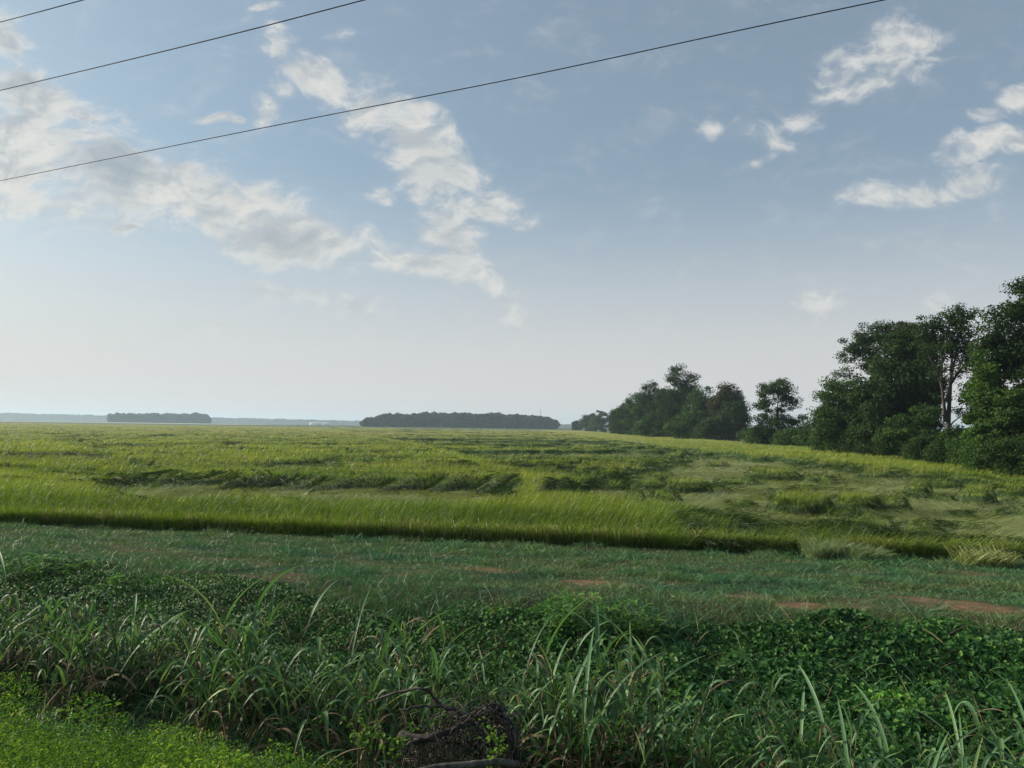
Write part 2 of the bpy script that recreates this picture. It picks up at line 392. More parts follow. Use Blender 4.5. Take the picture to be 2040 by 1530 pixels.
# far fields: thin sheets lying on the plain
def sheet(name, x0, x1, y0, y1, z, mat, wob=0, nn=40):
    X = np.linspace(x0, x1, nn); a = y0 + wob * (fbm(X / 150, X * 0 + 3, 3, 5) - .5); b_ = y1 + wob * (fbm(X / 170, X * 0 + 9, 3, 6) - .5)
    V = np.concatenate([np.stack([X, a, X * 0 + z], -1), np.stack([X, b_, X * 0 + z], -1)])
    i = np.arange(nn - 1); F = np.stack([i, i + 1, i + 1 + nn, i + nn], -1)
    return tag(mesh_obj(name, V, F, mat), kind='structure')
M_fg = solidmat('far_green', (.035, .07, .03), (.06, .10, .035), .02, stretch=(.3, 1, 1))
M_fp = solidmat('far_pale', (.30, .31, .24), (.40, .40, .33), .01, stretch=(.3, 1, 1))
M_ft = solidmat('far_tan', (.16, .16, .09), (.22, .20, .12), .01, stretch=(.3, 1, 1))
sheet('field', -900, 300, 640, 1100, .30, M_fg, 30)
sheet('field', -2600, -420, 1150, 1650, .36, M_fp, 30)
sheet('field', -2600, 1400, 1750, 2600, .5, M_fg, 60)
sheet('field', -100, 420, 560, 640, .22, M_ft, 20)

# ------------------------------------------------------------------ rice field
CUSPS = np.array([-23, -19.6, -17.4, -14.0, -10.7, -8.9, -6.0, -3.4, -.8, 2.0])
CUSR = np.array([22, 30, 35.5, 39, 43.5, 47, 52.5, 56, 63, 70, 80, 88, 104, 120.])
def scal(x, C, amp):
    i = np.clip(np.searchsorted(C, x) - 1, 0, len(C) - 2)
    t = np.clip((x - C[i]) / (C[i + 1] - C[i]), 0, 1); w_ = C[i + 1] - C[i]
    return amp * np.minimum(w_ / 2.8, 1.2) * np.sqrt(np.clip(4 * t * (1 - t), 0, 1))
ISL = [(1610, 1022, 62, 1.0, 1), (1575, 1020, 35, .8, 1), (1725, 1016, 50, .85, 1), (1545, 955, 55, .8, 1), (1745, 952, 32, .75, 1), (1838, 985, 22, .8, 1), (1962, 1006, 30, .8, 1), (2030, 990, 30, .85, 1),
       (1370, 982, 45, .85, 1), (1290, 975, 42, .7, 1), (1435, 930, 30, .5, 1), (1740, 1062, 46, .6, 1), (1345, 915, 30, .7, 1), (1265, 1006, 22, .6, 1), (1680, 1062, 25, .4, 1), (1490, 965, 24, .3, 1), (1600, 938, 20, .3, 1),
       (1330, 1000, 30, .5, 1), (1890, 1000, 18, .3, 1), (1450, 905, 26, .6, 1), (1650, 965, 24, .3, 1), (1230, 978, 26, .6, 1), (1845, 1075, 50, .5, 1), (2000, 950, 30, .3, 1), (1480, 1010, 30, .25, 1), (1210, 950, 30, .7, 1)]
ISLW = []
for (px, py, wpx, hh, _) in ISL:
    d = pdir(px, py); Y = (CAM_Z - .2) / -d.z; ISLW.append((d.x * Y, Y + .55, wpx * Y / 1530, hh * 1.22))
rm = random.Random(77)
for _ in range(30):
    yy_ = 29.5 + 68 * rm.random() ** 1.4; xl_ = float(np.interp(yy_, [24, 30, 34, 47, 59, 83, 105], [10, 1, 0, 2, 5, 12, 18])); xx_ = xl_ + (27 - xl_) * rm.random()
    ISLW.append((xx_, yy_, (.35 + .7 * rm.random() ** 2) * (1 + yy_ / 110), .35 + .6 * rm.random()))
RE_Y = [0, 20, 54, 76, 105, 133, 210, 300, 600, 1000]; RE_X = [26, 29, 36, 42, 46, 49, 53, 50, 56, 70]
def edge_x(y): return np.interp(y, RE_Y, RE_X)
LX_Y = [24, 27, 30, 34, 47, 59, 83, 105, 140]; LX_X = [12, 8.5, 4.5, 1.2, 5.8, 10.5, 19, 25, 30]
def rice_mask(x, y):
    v = y + .163 * x + (.7 + .9 * sstep(5, 10, x)) * (fbm(x / 1.3, y * 0 + x * .1, 3, 80) - .5)
    return (v > 23.9) & (x < edge_x(y)) & (y < 640)
def standing(x, y):
    wx = x + 1.0 * (fbm(x / 2.2, y / 2.2, 3, 20) - .5) * 2; wy = y + .9 * (fbm(x / 2.0 + 9, y / 2.0, 3, 21) - .5) * 2
    # left pit with its scalloped far wall
    cu = scal(x + .25 * (wx - x) + (40.5 - y) * .45, CUSPS, 1.35); wob = .8 * (fbm(x / 5, x * 0, 2, 23) - .5)
    crest = 41.3 + .5 * cu + wob; foot = 36.6 + 2.7 * cu + wob
    tw = np.clip((y + .15 * (wy - y) - foot) / (crest - foot), 0, 1); pitfar = 1 - tw ** .9
    shallow = sstep(-14, -20, x)
    nearw = 29.0 + 5.2 * shallow + 2.2 * (fbm(x / 2.5, x * 0 + 4, 3, 24) - .5)
    pit = sstep(nearw - .4, nearw + 1.5, wy) * pitfar * sstep(-21, -18.5, wx) * (1 - sstep(-1.2, .8, wx))
    # the dark narrow bands left of it
    pit2 = np.exp(-((wy - 41.5 - .02 * x) / 1.1) ** 2) * sstep(-13, -19, x) * sstep(.25, .42, fbm(x / 3, x * 0 + 7, 3, 31)) * .95
    pit3 = np.exp(-((wy - 36.3) / .5) ** 2) * sstep(-12, -15, x) * sstep(-26, -22, x) * .5
    low = np.maximum(np.maximum(pit * (.96 - .3 * shallow), pit2), pit3)
    # streaky lodging farther away
    q = fbm(x / 7.5 + 3, y / 3.0, 4, 25); thr = .565 - .03 * sstep(48, 70, y) + .015 * sstep(100, 200, y)
    far_pits = sstep(thr, thr + .05, q) * sstep(42.5, 48, y) * .9
    # rough right half: many half-fallen hummocks
    lx = np.interp(y, LX_Y, LX_X); strip = np.interp(y, [24, 30, 51, 101, 220, 600], [9, 3.5, -.7, -11, -43, -145])
    zone = sstep(strip + .5, strip + 4, x) * sstep(30, 38, y)
    q2 = fbm(x / 2.6, y / 2.4, 4, 26); hum = sstep(.47, .62, q2) * zone * sstep(200, 90, y) * .85
    q3 = fbm(x / 16, y / 6, 4, 27); hum = np.maximum(hum, sstep(.47, .55, q3) * zone * .8 * sstep(60, 90, y))
    q4 = fbm(x / 2.6 + 31, y / 1.15, 3, 36); dent = sstep(.60, .70, q4) * sstep(33, 44, y) * sstep(400, 150, y) * .6
    q5 = fbm(x / 5 + 11, y / 1.6, 4, 37); dent = np.maximum(dent, sstep(.545, .61, q5) * sstep(46, 56, y) * .8)
    low = np.maximum(low, np.maximum(np.maximum(far_pits, dent), hum))
    # large flattened area
    v = y + .163 * x
    rb = 27.6 + scal(y + .2 * (wy - y), CUSR, 1.7) + np.interp(y, [30, 60, 85, 105], [1.0, 0, -1.5, -4.0])
    xl = lx + 2.5 * (fbm(x / 3, y / 3, 3, 28) - .5)
    fb = 25.7 + 1.4 * (fbm(x / 2.2, x * 0 + 2, 3, 29) - .5) * 2 + 2.2 * sstep(8, 3, x)
    cap = 1 - (.42 + .5 * (fbm(x / 1.4, y / 1.4, 3, 41) - .5)) * sstep(4, 8, x) * sstep(29, 27, v)
    rt_ = np.clip((x + .2 * (wx - x) - (rb - 2.4)) / 2.9, 0, 1)
    flat = sstep(xl - 1.2, xl + 1.6, wx) * (1 - (.3 * rt_ + .7 * rt_ * rt_)) * sstep(fb - .5, fb + .8, v) * (1 - sstep(96, 104, wy))
    low = np.maximum(low, flat * .985)
    hm_ = sstep(.52, .74, fbm(x / 1.7 + 5, y / 1.3, 4, 38)); low = low - .30 * hm_ * flat * sstep(.50, .60, fbm(x / 5, y / 4, 2, 39))
    st = 1 - low
    for (x0, y0, r, hh) in ISLW:
        dx = (x - x0) / r + .5 * (wx - x) / 1; dy = (y - y0) / np.where(y < y0, r * .6 + .45, r * 1.1 + .8); dd = np.sqrt(dx * dx + dy * dy)
        st = np.maximum(st, hh * (1 - sstep(.55, 1.15, dd + .2 * (wy - y))))
    st = st + .24 * np.exp(-((y - crest - .2) / .9) ** 2) * sstep(-20, -17, wx) * (1 - sstep(-1.0, .8, wx))
    s2 = np.exp(-((x - strip) / 1.6) ** 2); st = np.maximum(st, s2 * .97 * sstep(33, 42, y))
    st = np.maximum(st, sstep(rb + .2, rb + 1.4, x)); st = np.minimum(st, cap)
    return st
def canopy(x, y, st=None):
    if st is None: st = standing(x, y)
    z = .14 + .84 * st + .24 * (fbm(x / .9, y / .9, 3, 33) - .5) * (.35 + .65 * st) + .44 * (fbm(x / 6, y / 4, 3, 34) - .5) * st
    e = sstep(23.4, 26.3, y + .163 * x + .25 * (fbm(x / .7, y * 0, 2, 35) - .5))
    return z * (.38 + .62 * e)
# surface under the blades, a fan of cells that widen with distance
rr = np.exp(np.linspace(math.log(22), math.log(660), 640)); th = np.linspace(-1.15, 1.15, 720)
ry_, rt = np.meshgrid(rr, th, indexing='ij'); rx_ = ry_ * rt
st_ = standing(rx_, ry_); cz = canopy(rx_, ry_, st_)
inside = rice_mask(rx_, ry_)
uz = np.where(inside, cz - .10 - .30 * st_ * sstep(120, 50, ry_) - .05 * st_, -.4)
m = bpy.data.materials.new('rice_canopy'); m.use_nodes = True; t = m.node_tree; t.nodes.clear(); n = N(t)
g = n.new('ShaderNodeNewGeometry').outputs['Position']; sa = n.new('ShaderNodeAttribute', attribute_name='st').outputs['Fac']
sp = n.new('ShaderNodeSeparateXYZ'); n.put(sp.inputs[0], g)
f = n.noise(n.vmath('MULTIPLY', g, (.6, .9, .6)), 1.8, 8, .72); fb_ = n.noise(n.vmath('MULTIPLY', g, (.03, .08, 0)), 1.0, 4, .6)
stand_c = n.mix(n.rng(f, .35, .65), rgb(.075, .11, .018), rgb(.15, .19, .03))
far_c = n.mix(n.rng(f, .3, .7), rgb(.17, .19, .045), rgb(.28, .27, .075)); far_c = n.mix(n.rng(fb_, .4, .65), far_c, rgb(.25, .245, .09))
wall_shade_c = rgb(.035, .065, .018)  # green culm colour, darkened to paint in the shade on the walls
lodg_c = n.mix(n.rng(n.noise(n.vmath('MULTIPLY', g, (1.2, 5, 1)), 1.5, 7, .7, 1.2), .35, .65), rgb(.10, .13, .05), rgb(.22, .235, .11))
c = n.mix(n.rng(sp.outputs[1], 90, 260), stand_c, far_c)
c = n.mix(n.rng(sa, .95, .75), c, wall_shade_c); c = n.mix(n.rng(sa, .2, .06), c, lodg_c)
b = n.new('ShaderNodeBsdfPrincipled'); n.put(b.inputs['Base Color'], c); b.inputs['Roughness'].default_value = .8; b.inputs['Specular IOR Level'].default_value = .15
bp = n.new('ShaderNodeBump'); bp.inputs['Strength'].default_value = 1; bp.inputs['Distance'].default_value = .12
n.put(bp.inputs['Height'], n.noise(n.vmath('MULTIPLY', g, (1, 1, .4)), 4, 8, .75)); t.links.new(bp.outputs[0], b.inputs['Normal'])
o = n.new('ShaderNodeOutputMaterial'); t.links.new(b.outputs[0], o.inputs[0])
surf_V = np.stack([rx_, ry_, uz], -1).reshape(-1, 3)
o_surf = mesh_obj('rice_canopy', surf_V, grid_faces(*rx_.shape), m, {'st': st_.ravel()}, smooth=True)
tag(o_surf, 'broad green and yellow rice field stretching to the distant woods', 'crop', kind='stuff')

def sample(y0, y1, dens, tmax=.92, rg=rs):
    """dens per square metre, constant over [y0, y1]"""
    k = int(dens * tmax * (y1 * y1 - y0 * y0)); u = rg.rand(k)
    Y = np.sqrt(y0 * y0 + u * (y1 * y1 - y0 * y0)); X = Y * (rg.rand(k) * 2 - 1) * tmax
    return X, Y
bag = Bag(); sbag = Bag()
for (y0, y1, dn, W, Lm, ns) in [(19, 27, 230, .016, .60, 4), (27, 36, 150, .020, .56, 3), (36, 50, 85, .028, .52, 3), (50, 75, 36, .042, .50, 2), (75, 120, 12, .07, .46, 2), (120, 200, 3.6, .13, .44, 2), (200, 420, .9, .26, .42, 2)]:
    X, Y = sample(y0, y1, dn)
    k = rice_mask(X, Y); X, Y = X[k], Y[k]
    if 27 <= y0 < 75:
        X2, Y2 = sample(y0, y1, dn * 4.5); k = rice_mask(X2, Y2); X2, Y2 = X2[k], Y2[k]; s0 = standing(X2, Y2); sg = standing(X2, Y2 + .2) - s0; k = (s0 > .05) & (s0 < .95) & (sg > .02) & (rs.rand(len(X2)) < np.clip(sg * 4, .25, 1)); X = np.concatenate([X, X2[k]]); Y = np.concatenate([Y, Y2[k]])
    st = standing(X, Y); z = canopy(X, Y, st)
    e = .12; gxr = (canopy(X + e, Y) - z) / e; gyr = (canopy(X, Y + e) - z) / e
    sl = np.sqrt(gxr ** 2 + gyr ** 2)
    nn = len(X); rn = rs.rand(nn)
    gs = np.sqrt((standing(X + .2, Y) - st) ** 2 + (standing(X, Y + .2) - st) ** 2) / .2
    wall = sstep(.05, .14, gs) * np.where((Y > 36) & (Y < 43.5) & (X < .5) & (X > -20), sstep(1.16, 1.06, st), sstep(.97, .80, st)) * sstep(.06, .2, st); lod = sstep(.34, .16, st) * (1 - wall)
    down = np.stack([-gxr, -gyr, -sl * sl * .8], -1) / np.maximum(sl, .05)[:, None]
    a = 2 * PI * 1.6 * fbm(X / 3.5, Y / 3.5, 2, 50) + rs.normal(size=nn) * .35
    flat = np.stack([np.cos(a), np.sin(a), .10 + .22 * rs.rand(nn)], -1)
    gust = .25 + .5 * fbm(X / 3, Y / 2, 3, 52)
    up0 = np.stack([.15 + rs.normal(size=nn) * .22, rs.normal(size=nn) * .22, np.ones(nn)], -1)
    up1 = np.stack([gust + .25 + rs.normal(size=nn) * .5, -.15 + rs.normal(size=nn) * .45, .55 + .35 * rs.rand(nn) - .9 * (rn > .8)], -1)
    wl = wall[:, None]; ld = lod[:, None]
    d0 = up0 * (1 - wl) * (1 - ld) + norm(down + rs.normal(size=(nn, 3)) * np.where(X > 2, .5, .16)[:, None]) * wl + flat * ld
    d1 = up1 * (1 - wl) * (1 - ld) + norm(down + rs.normal(size=(nn, 3)) * .35 + (0, 0, .15)) * wl + (flat + rs.normal(size=(nn, 3)) * .2) * ld
    L = Lm * (.7 + .6 * rs.rand(nn)) * (1 - .35 * wall)
    zr = z - (.46 * (1 - wall) * (1 - lod) + .02 * wall + .02 * lod) * (Lm / .55) + .06 * rs.rand(nn)
    root = np.stack([X, Y, zr], -1)
    tone = np.clip(1 - wall * 1.0 * (np.where((X < 3) & (Y < 43), .90, .76) + .10 * rs.rand(nn)) - .30 * sstep(.95, .6, st) * (1 - wall) * sstep(27.5, 29, Y + .163 * X), 0, 1); rn2 = np.clip(rn * .75 + .9 * (fbm(X / 4, Y / 2.5, 4, 55) - .42) + .22 * sstep(35, 90, Y) - .22 * sstep(31, 25, Y + .163 * X), 0, 1)  # tone drops on walls and in hollows: their shade painted into the blades
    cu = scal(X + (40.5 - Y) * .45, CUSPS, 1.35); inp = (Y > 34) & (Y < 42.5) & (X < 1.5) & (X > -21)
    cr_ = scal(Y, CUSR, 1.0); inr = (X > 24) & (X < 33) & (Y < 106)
    ridge = ((inp & (cu < .7)) | (inr & (cr_ < .35))) & (wall > .3) & (rs.rand(nn) < .85)  # exposed pale stems on the ridges, also painting in their sunlit look
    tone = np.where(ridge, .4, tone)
    islo = (lod > .5) | ridge
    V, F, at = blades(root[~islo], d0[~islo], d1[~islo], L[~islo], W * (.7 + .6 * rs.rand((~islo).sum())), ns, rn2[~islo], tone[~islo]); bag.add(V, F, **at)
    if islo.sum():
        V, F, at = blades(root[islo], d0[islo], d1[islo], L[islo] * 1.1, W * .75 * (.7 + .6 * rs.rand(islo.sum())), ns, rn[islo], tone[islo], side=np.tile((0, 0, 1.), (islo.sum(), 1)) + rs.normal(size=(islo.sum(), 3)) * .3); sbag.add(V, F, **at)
# front edge: full-length stems and hanging seed heads
nE = 19000; X = -25 + 48 * rs.rand(nE); off = np.abs(rs.normal(size=nE)) * .28
Y = (24.0 - .163 * X) + off
for _ in range(2):
    pass
k = rice_mask(X, Y); X, Y = X[k], Y[k]; nn = len(X)
h = canopy(X, Y); zb = ground_z(X, Y)
root = np.stack([X, Y, zb], -1)
V, F, at = blades(root, np.stack([rs.normal(size=nn) * .15, rs.normal(size=nn) * .12 - .08, np.ones(nn)], -1), np.stack([.35 + rs.normal(size=nn) * .4, -.75 + rs.normal(size=nn) * .4, .1 + .7 * rs.rand(nn)], -1),
    np.maximum(h - zb, .45 + .35 * rs.rand(nn)) * (.75 + .55 * rs.rand(nn)) * 1.05, .017 * (.7 + .6 * rs.rand(nn)), 5, rs.rand(nn) * .75, .55 + .45 * rs.rand(nn)); bag.add(V, F, **at)
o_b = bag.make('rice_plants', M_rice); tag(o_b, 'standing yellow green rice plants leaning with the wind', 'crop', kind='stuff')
o_s = sbag.make('flattened_rice', M_straw); tag(o_s, 'pale rice straw blown flat in swirls on the right half of the field', 'crop', kind='stuff')
hb = Bag(); nH = 2600; X = -20 + 38 * rs.rand(nH); Y = (24.0 - .163 * X) + .05 + np.abs(rs.normal(size=nH)) * .25
k = rice_mask(X, Y) & (fbm(X / 1.2, X * 0, 2, 90) > .38); X, Y = X[k], Y[k]; nn = len(X); h = canopy(X, Y)
root = np.stack([X, Y - .15, h * .5 + .08 + .30 * rs.rand(nn)], -1)
V, F, at = blades(root, np.stack([.1 + rs.normal(size=nn) * .2, -.6 + 0 * X, -.3 + 0 * X], -1), np.stack([.05 + rs.normal(size=nn) * .12, -.12 + 0 * X, -1.3 + 0 * X], -1), .22 + .2 * rs.rand(nn), .016 + .01 * rs.rand(nn), 4, rs.rand(nn)); hb.add(V, F, **at)
X, Y = sample(26, 60, 9); k = rice_mask(X, Y); X, Y = X[k], Y[k]; st = standing(X, Y); k = st > .75; X, Y, st = X[k], Y[k], st[k]; nn = len(X)
root = np.stack([X, Y, canopy(X, Y, st) - .05], -1)
V, F, at = blades(root, np.stack([.5 + rs.normal(size=nn) * .3, rs.normal(size=nn) * .3, .8 + 0 * X], -1), np.stack([.9 + rs.normal(size=nn) * .3, rs.normal(size=nn) * .3, -.5 + 0 * X], -1), .24 + 0 * X, .00075 * Y, 3, rs.rand(nn)); hb.add(V, F, **at)
tag(hb.make('rice_heads', M_head), 'drooping tan seed heads along the near edge of the rice', 'seed heads', kind='stuff')

def edge_weed(px, py, wd, ht, label, seed, mat):
    rg = np.random.RandomState(seed); x0, y0 = gpt(px, py, 0.1); z0 = float(ground_z(x0, y0)); r_ = empty('edge_weed', (x0, y0, z0)); tag(r_, label, 'weed', 'weeds at the edge of the rice')
    k = 900; a = rg.rand(k) * 2 * PI; b0 = np.stack([(rg.rand(k) - .5) * wd, (rg.rand(k) - .5) * .8, 0 * a], -1)
    V, F, at = blades(b0, np.stack([np.cos(a) * .3, np.sin(a) * .3, 1 + 0 * a], -1), np.stack([np.cos(a) + .2, np.sin(a) - .3, .2 + .5 * rg.rand(k)], -1), ht * (.5 + .6 * rg.rand(k)), .014 + .01 * rg.rand(k), 6, rg.rand(k), .5 + .4 * rg.rand(k), rg=rg)
    B = Bag(); B.add(V, F, **at); B.make('foliage', mat, r_)
M_pale = leafmat('pale_weed', [(0, (.10, .16, .07)), (1, (.24, .29, .15))], transl=.3)
edge_weed(1650, 1112, 1.2, .75, 'pale grey green feathery weeds breaking the dark edge of the rice', 1, M_pale)
edge_weed(1720, 1118, .9, .6, 'shorter pale weeds just right of the feathery weeds at the rice edge', 2, M_pale)
edge_weed(1960, 1128, 1.3, .65, 'yellowish grass clump at the rice edge near the right side', 3, M_straw)

# ------------------------------------------------------------------ levee grass
def levee_ok(x, y): return (y + .29 * x > 11.4 + 1.2 * (fbm(x / 1.5, y / 1.5, 3, 95) - .5)) & (y + .163 * x < 24.3)
lb = Bag()
for (y0, y1, dn, W, L) in [(8, 13, 900, .0075, .15), (13, 18, 620, .010, .15), (18, 28, 330, .014, .16)]:
    X, Y = sample(y0, y1, dn, 1.0); k = levee_ok(X, Y); X, Y = X[k], Y[k]
    b_ = bare(X, Y); k = rs.rand(len(X)) > b_ * .9; X, Y = X[k], Y[k]; nn = len(X)
    tf = fbm(X / 1.4, Y / .7, 4, 96); tall = sstep(.52, .7, fbm(X / .8 + 4, Y / .8, 3, 97)); v = Y + .163 * X
    tone = np.clip(.5 + 2.6 * (tf - .5) - .25 * sstep(.55, .65, fbm(X / 2.4, Y / .9, 3, 98)) + .15 * sstep(18, 22, v), 0, 1)
    root = np.stack([X, Y, ground_z(X, Y) - .01], -1)
    az = rs.rand(nn) * 2 * PI; sp_ = .35 + .5 * rs.rand(nn)
    d0 = np.stack([np.cos(az) * sp_, np.sin(az) * sp_, np.ones(nn)], -1); d1 = np.stack([np.cos(az) * sp_ * 2 + .3, np.sin(az) * sp_ * 2, .25 + .6 * rs.rand(nn) - .5 * rs.rand(nn)], -1)
    V, F, at = blades(root, d0, d1, L * (.45 + .9 * rs.rand(nn)) * (.55 + 1.5 * tall), W * (.6 + .8 * rs.rand(nn)), 3, rs.rand(nn), tone); lb.add(V, F, **at)
tag(lb.make('levee_grass', M_levee), 'short bluish green grass covering the low bank', 'grass', kind='stuff')

# ------------------------------------------------------------------ vines on the far ditch bank
vb = Bag()
def vine_top(x, y): return 12.3 + 1.1 * (fbm(x / 1.6, y / 4, 3, 100) - .5) * 2 + .3 * sstep(-2, -8, x)
X, Y = sample(6.5, 17, 1600, 1.15); wq = Y + .29 * X; k = (wq > 8.0) & (wq < vine_top(X, Y)); X, Y, wq = X[k], Y[k], wq[k]; nn = len(X)
lump = fbm(X / .7, Y / .7, 3, 101); big = fbm(X / 2.2, Y / 1.8, 3, 102)
hh = (.08 + .50 * np.clip(lump - .3, 0, 1) + .22 * np.clip(big - .42, 0, 1)) * sstep(0, .8, vine_top(X, Y) - wq)
z = ground_z(X, Y) + hh * (1 - .55 * rs.rand(nn) ** 2)
nr = np.stack([rs.normal(size=nn) * .5, -.45 + rs.normal(size=nn) * .45, .75 + .2 * rs.normal(size=nn)], -1)
sz = (.032 + .048 * rs.rand(nn) ** 1.5) * (.62 + .40 * sstep(-4, 4, X))
tone = np.clip((fbm(X / 1.1, Y / 1.1, 3, 103) - .42) * 2.2 + .25 * rs.rand(nn), 0, 1)
V, F, at = leaves(np.stack([X, Y, z], -1), nr, sz, rs.rand(nn), tone, shape='heart'); vb.add(V, F, **at)
tag(vb.make('bank_vines', M_vine), 'dark heart leaved vines covering the far bank of the ditch', 'vines', kind='stuff')
# fine grass poking through the vines
gb = Bag(); X, Y = sample(7, 16, 110, .8); wq = Y + .29 * X; k = (wq > 7.4) & (wq < 13) & (fbm(X / 1.2, Y / 1.2, 3, 110) > .47); X, Y = X[k], Y[k]; nn = len(X)
root = np.stack([X, Y, ground_z(X, Y) + .05], -1); az = rs.rand(nn) * 2 * PI
V, F, at = blades(root, np.stack([np.cos(az) * .4, np.sin(az) * .4, np.ones(nn)], -1), np.stack([np.cos(az), np.sin(az), .3 * rs.rand(nn)], -1), .22 + .3 * rs.rand(nn), .009 + .004 * rs.rand(nn), 5, rs.rand(nn), rs.rand(nn) * .6); gb.add(V, F, **at)
# undergrowth in the ditch, around the reeds
X, Y = sample(4.5, 11, 230, .8); wq = Y + .29 * X; k = (wq > 6.0) & (wq < 8.9); X, Y = X[k], Y[k]; nn = len(X)
root = np.stack([X, Y, ground_z(X, Y)], -1); az = rs.rand(nn) * 2 * PI
V, F, at = blades(root, np.stack([np.cos(az) * .5, np.sin(az) * .5, np.ones(nn)], -1), np.stack([np.cos(az), np.sin(az), .2 * rs.rand(nn)], -1), .12 + .28 * rs.rand(nn), .008 + .006 * rs.rand(nn), 5, rs.rand(nn), rs.rand(nn) * .5); gb.add(V, F, **at)
tag(gb.make('ditch_grass', M_levee), 'thin dark grass growing through the vines and in the ditch', 'grass', kind='stuff')

ds = Bag(); X, Y = sample(6.5, 15, 9, 1.0); wq = Y + .29 * X; k = (wq > 6.8) & (wq < 12.3); X, Y = X[k], Y[k]; nn = len(X); az = rs.rand(nn) * 2 * PI
V, F, at = blades(np.stack([X, Y, ground_z(X, Y) + .12], -1), np.stack([np.cos(az) * .8, np.sin(az) * .8, .9 + 0 * X], -1), np.stack([np.cos(az), np.sin(az), .1 + .5 * rs.rand(nn)], -1), .25 + .45 * rs.rand(nn), .006 + .008 * rs.rand(nn), 6, rs.rand(nn)); ds.add(V, F, **at)
tag(ds.make('dry_stems', M_dead, None), 'scattered dry tan stems lying among the vines', 'dead stems', kind='stuff')
# ------------------------------------------------------------------ near bank greenery (bottom of the picture)
nb = Bag(); fb2 = Bag()
X, Y = sample(2.6, 9.5, 6000, .85); wq = Y + .29 * X; k = (wq > 2.6) & (wq < 6.9); X, Y, wq = X[k], Y[k], wq[k]
pal = fbm(X / .5, Y / .5, 3, 120)
dn_ = sstep(.6, -2.0, X) * .9 + .14; dn_ = dn_ * np.where(wq > 5.4, .5, 1)
k = rs.rand(len(X)) < dn_ * (.12 + 1.1 * sstep(.35, .6, pal)); X, Y, wq, pal = X[k], Y[k], wq[k], pal[k]; nn = len(X)
lift = (.02 + .62 * sstep(.35, .75, pal)) * (.5 + .8 * sstep(1, -3, X)) * np.where(wq > 5.6, .5, 1)
z = ground_z(X, Y) + lift * (.25 + .75 * rs.rand(nn) ** .6)
tone = np.clip(.1 + 1.0 * sstep(.40, .62, fbm(X / .8, Y / .8, 3, 121)) * sstep(5.4, 4.5, wq) * sstep(.2, -1.6, X) + .1 * rs.rand(nn), 0, 1)
V, F, at = leaves(np.stack([X, Y, z], -1), np.stack([rs.normal(size=nn) * .8, rs.normal(size=nn) * .8 - .2, 1 + 0 * X], -1), .013 + .019 * rs.rand(nn), rs.rand(nn), tone, asp=.42); nb.add(V, F, **at)
X, Y = sample(3, 9.5, 700, .85); wq = Y + .29 * X; k = (wq > 3.4) & (wq < 6.6); X, Y = X[k], Y[k]; nn = len(X)
root = np.stack([X, Y, ground_z(X, Y)], -1); az = rs.rand(nn) * 2 * PI
V, F, at = blades(root, np.stack([np.cos(az) * .5, np.sin(az) * .5, np.ones(nn)], -1), np.stack([np.cos(az), np.sin(az), .2 * rs.rand(nn)], -1), .15 + .25 * rs.rand(nn), .005 + .004 * rs.rand(nn), 5, rs.rand(nn), .2 + rs.rand(nn) * .6); nb.add(V, F, rnd=at['rnd'], tone=at['tone'])
tag(nb.make('verge_weeds', M_weed), 'bright feathery low weeds on the near verge', 'weeds', kind='stuff')

# ------------------------------------------------------------------ shrubs on the bank
def weed_shrub(px, py, wpx, hpx, label, tone0, leaf=.09, seed=1, dens=1.0):
    rg = np.random.RandomState(seed); x0, y0 = gpt(px, py); z0 = float(ground_z(x0, y0))
    wd = wpx * y0 / 1530; ht = hpx * y0 / 1530
    root = empty('weed_shrub', (x0, y0, z0)); tag(root, label, 'shrub', 'leafy weeds on the ditch bank')
    ns = max(6, int(26 * wd * dens)); sb = Bag(); fb = Bag()
    for i in range(ns):
        bx = (rg.rand() - .5) * wd; by = (rg.rand() - .5) * .7; hgt = ht * (.6 + .5 * rg.rand()) * (1 - .5 * (2 * bx / wd) ** 2)
        pts = spline([(bx, by, -.08), (bx + rg.normal() * .05, by + rg.normal() * .05, hgt * .5), (bx + rg.normal() * .12, by - .05 + rg.normal() * .12, hgt)], 7)
        V, F = tube(pts, np.linspace(.008, .003, 7), 5); sb.add(V, F, rnd=rg.rand())
        nl = int(26 * hgt / .4); tt = .15 + .85 * rg.rand(nl); ix = (tt * 6).astype(int).clip(0, 5); f_ = (tt * 6 - ix)[:, None]
        pp = pts[ix] * (1 - f_) + pts[ix + 1] * f_; az = rg.rand(nl) * 2 * PI
        d0 = np.stack([np.cos(az), np.sin(az), .7 + 0 * az], -1); d1 = np.stack([np.cos(az), np.sin(az), -.35 + .3 * rg.rand(nl)], -1)
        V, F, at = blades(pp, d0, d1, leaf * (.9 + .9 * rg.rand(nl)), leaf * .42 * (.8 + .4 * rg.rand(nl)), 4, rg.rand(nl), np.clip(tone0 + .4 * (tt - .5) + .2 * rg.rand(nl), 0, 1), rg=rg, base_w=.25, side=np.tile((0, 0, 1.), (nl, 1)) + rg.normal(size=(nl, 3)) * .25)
        fb.add(V, F, rnd=at['rnd'], tone=at['tone'])
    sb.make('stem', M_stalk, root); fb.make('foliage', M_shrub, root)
weed_shrub(1180, 1275, 200, 95, 'wide leafy shrub on the ditch bank behind the tallest grass blades', .35, .10, 1)
weed_shrub(1275, 1265, 60, 78, 'narrow upright shrub just right of the wide leafy shrub', .45, .10, 2)
weed_shrub(222, 1192, 60, 52, 'small bright yellow green shrub standing alone on the left bank', .75, .11, 3)
weed_shrub(70, 1160, 130, 62, 'broad green shrub at the far left end of the bank', .45, .12, 4)
weed_shrub(155, 1150, 80, 40, 'low shrub beside the broad shrub at the left end', .3, .12, 5)
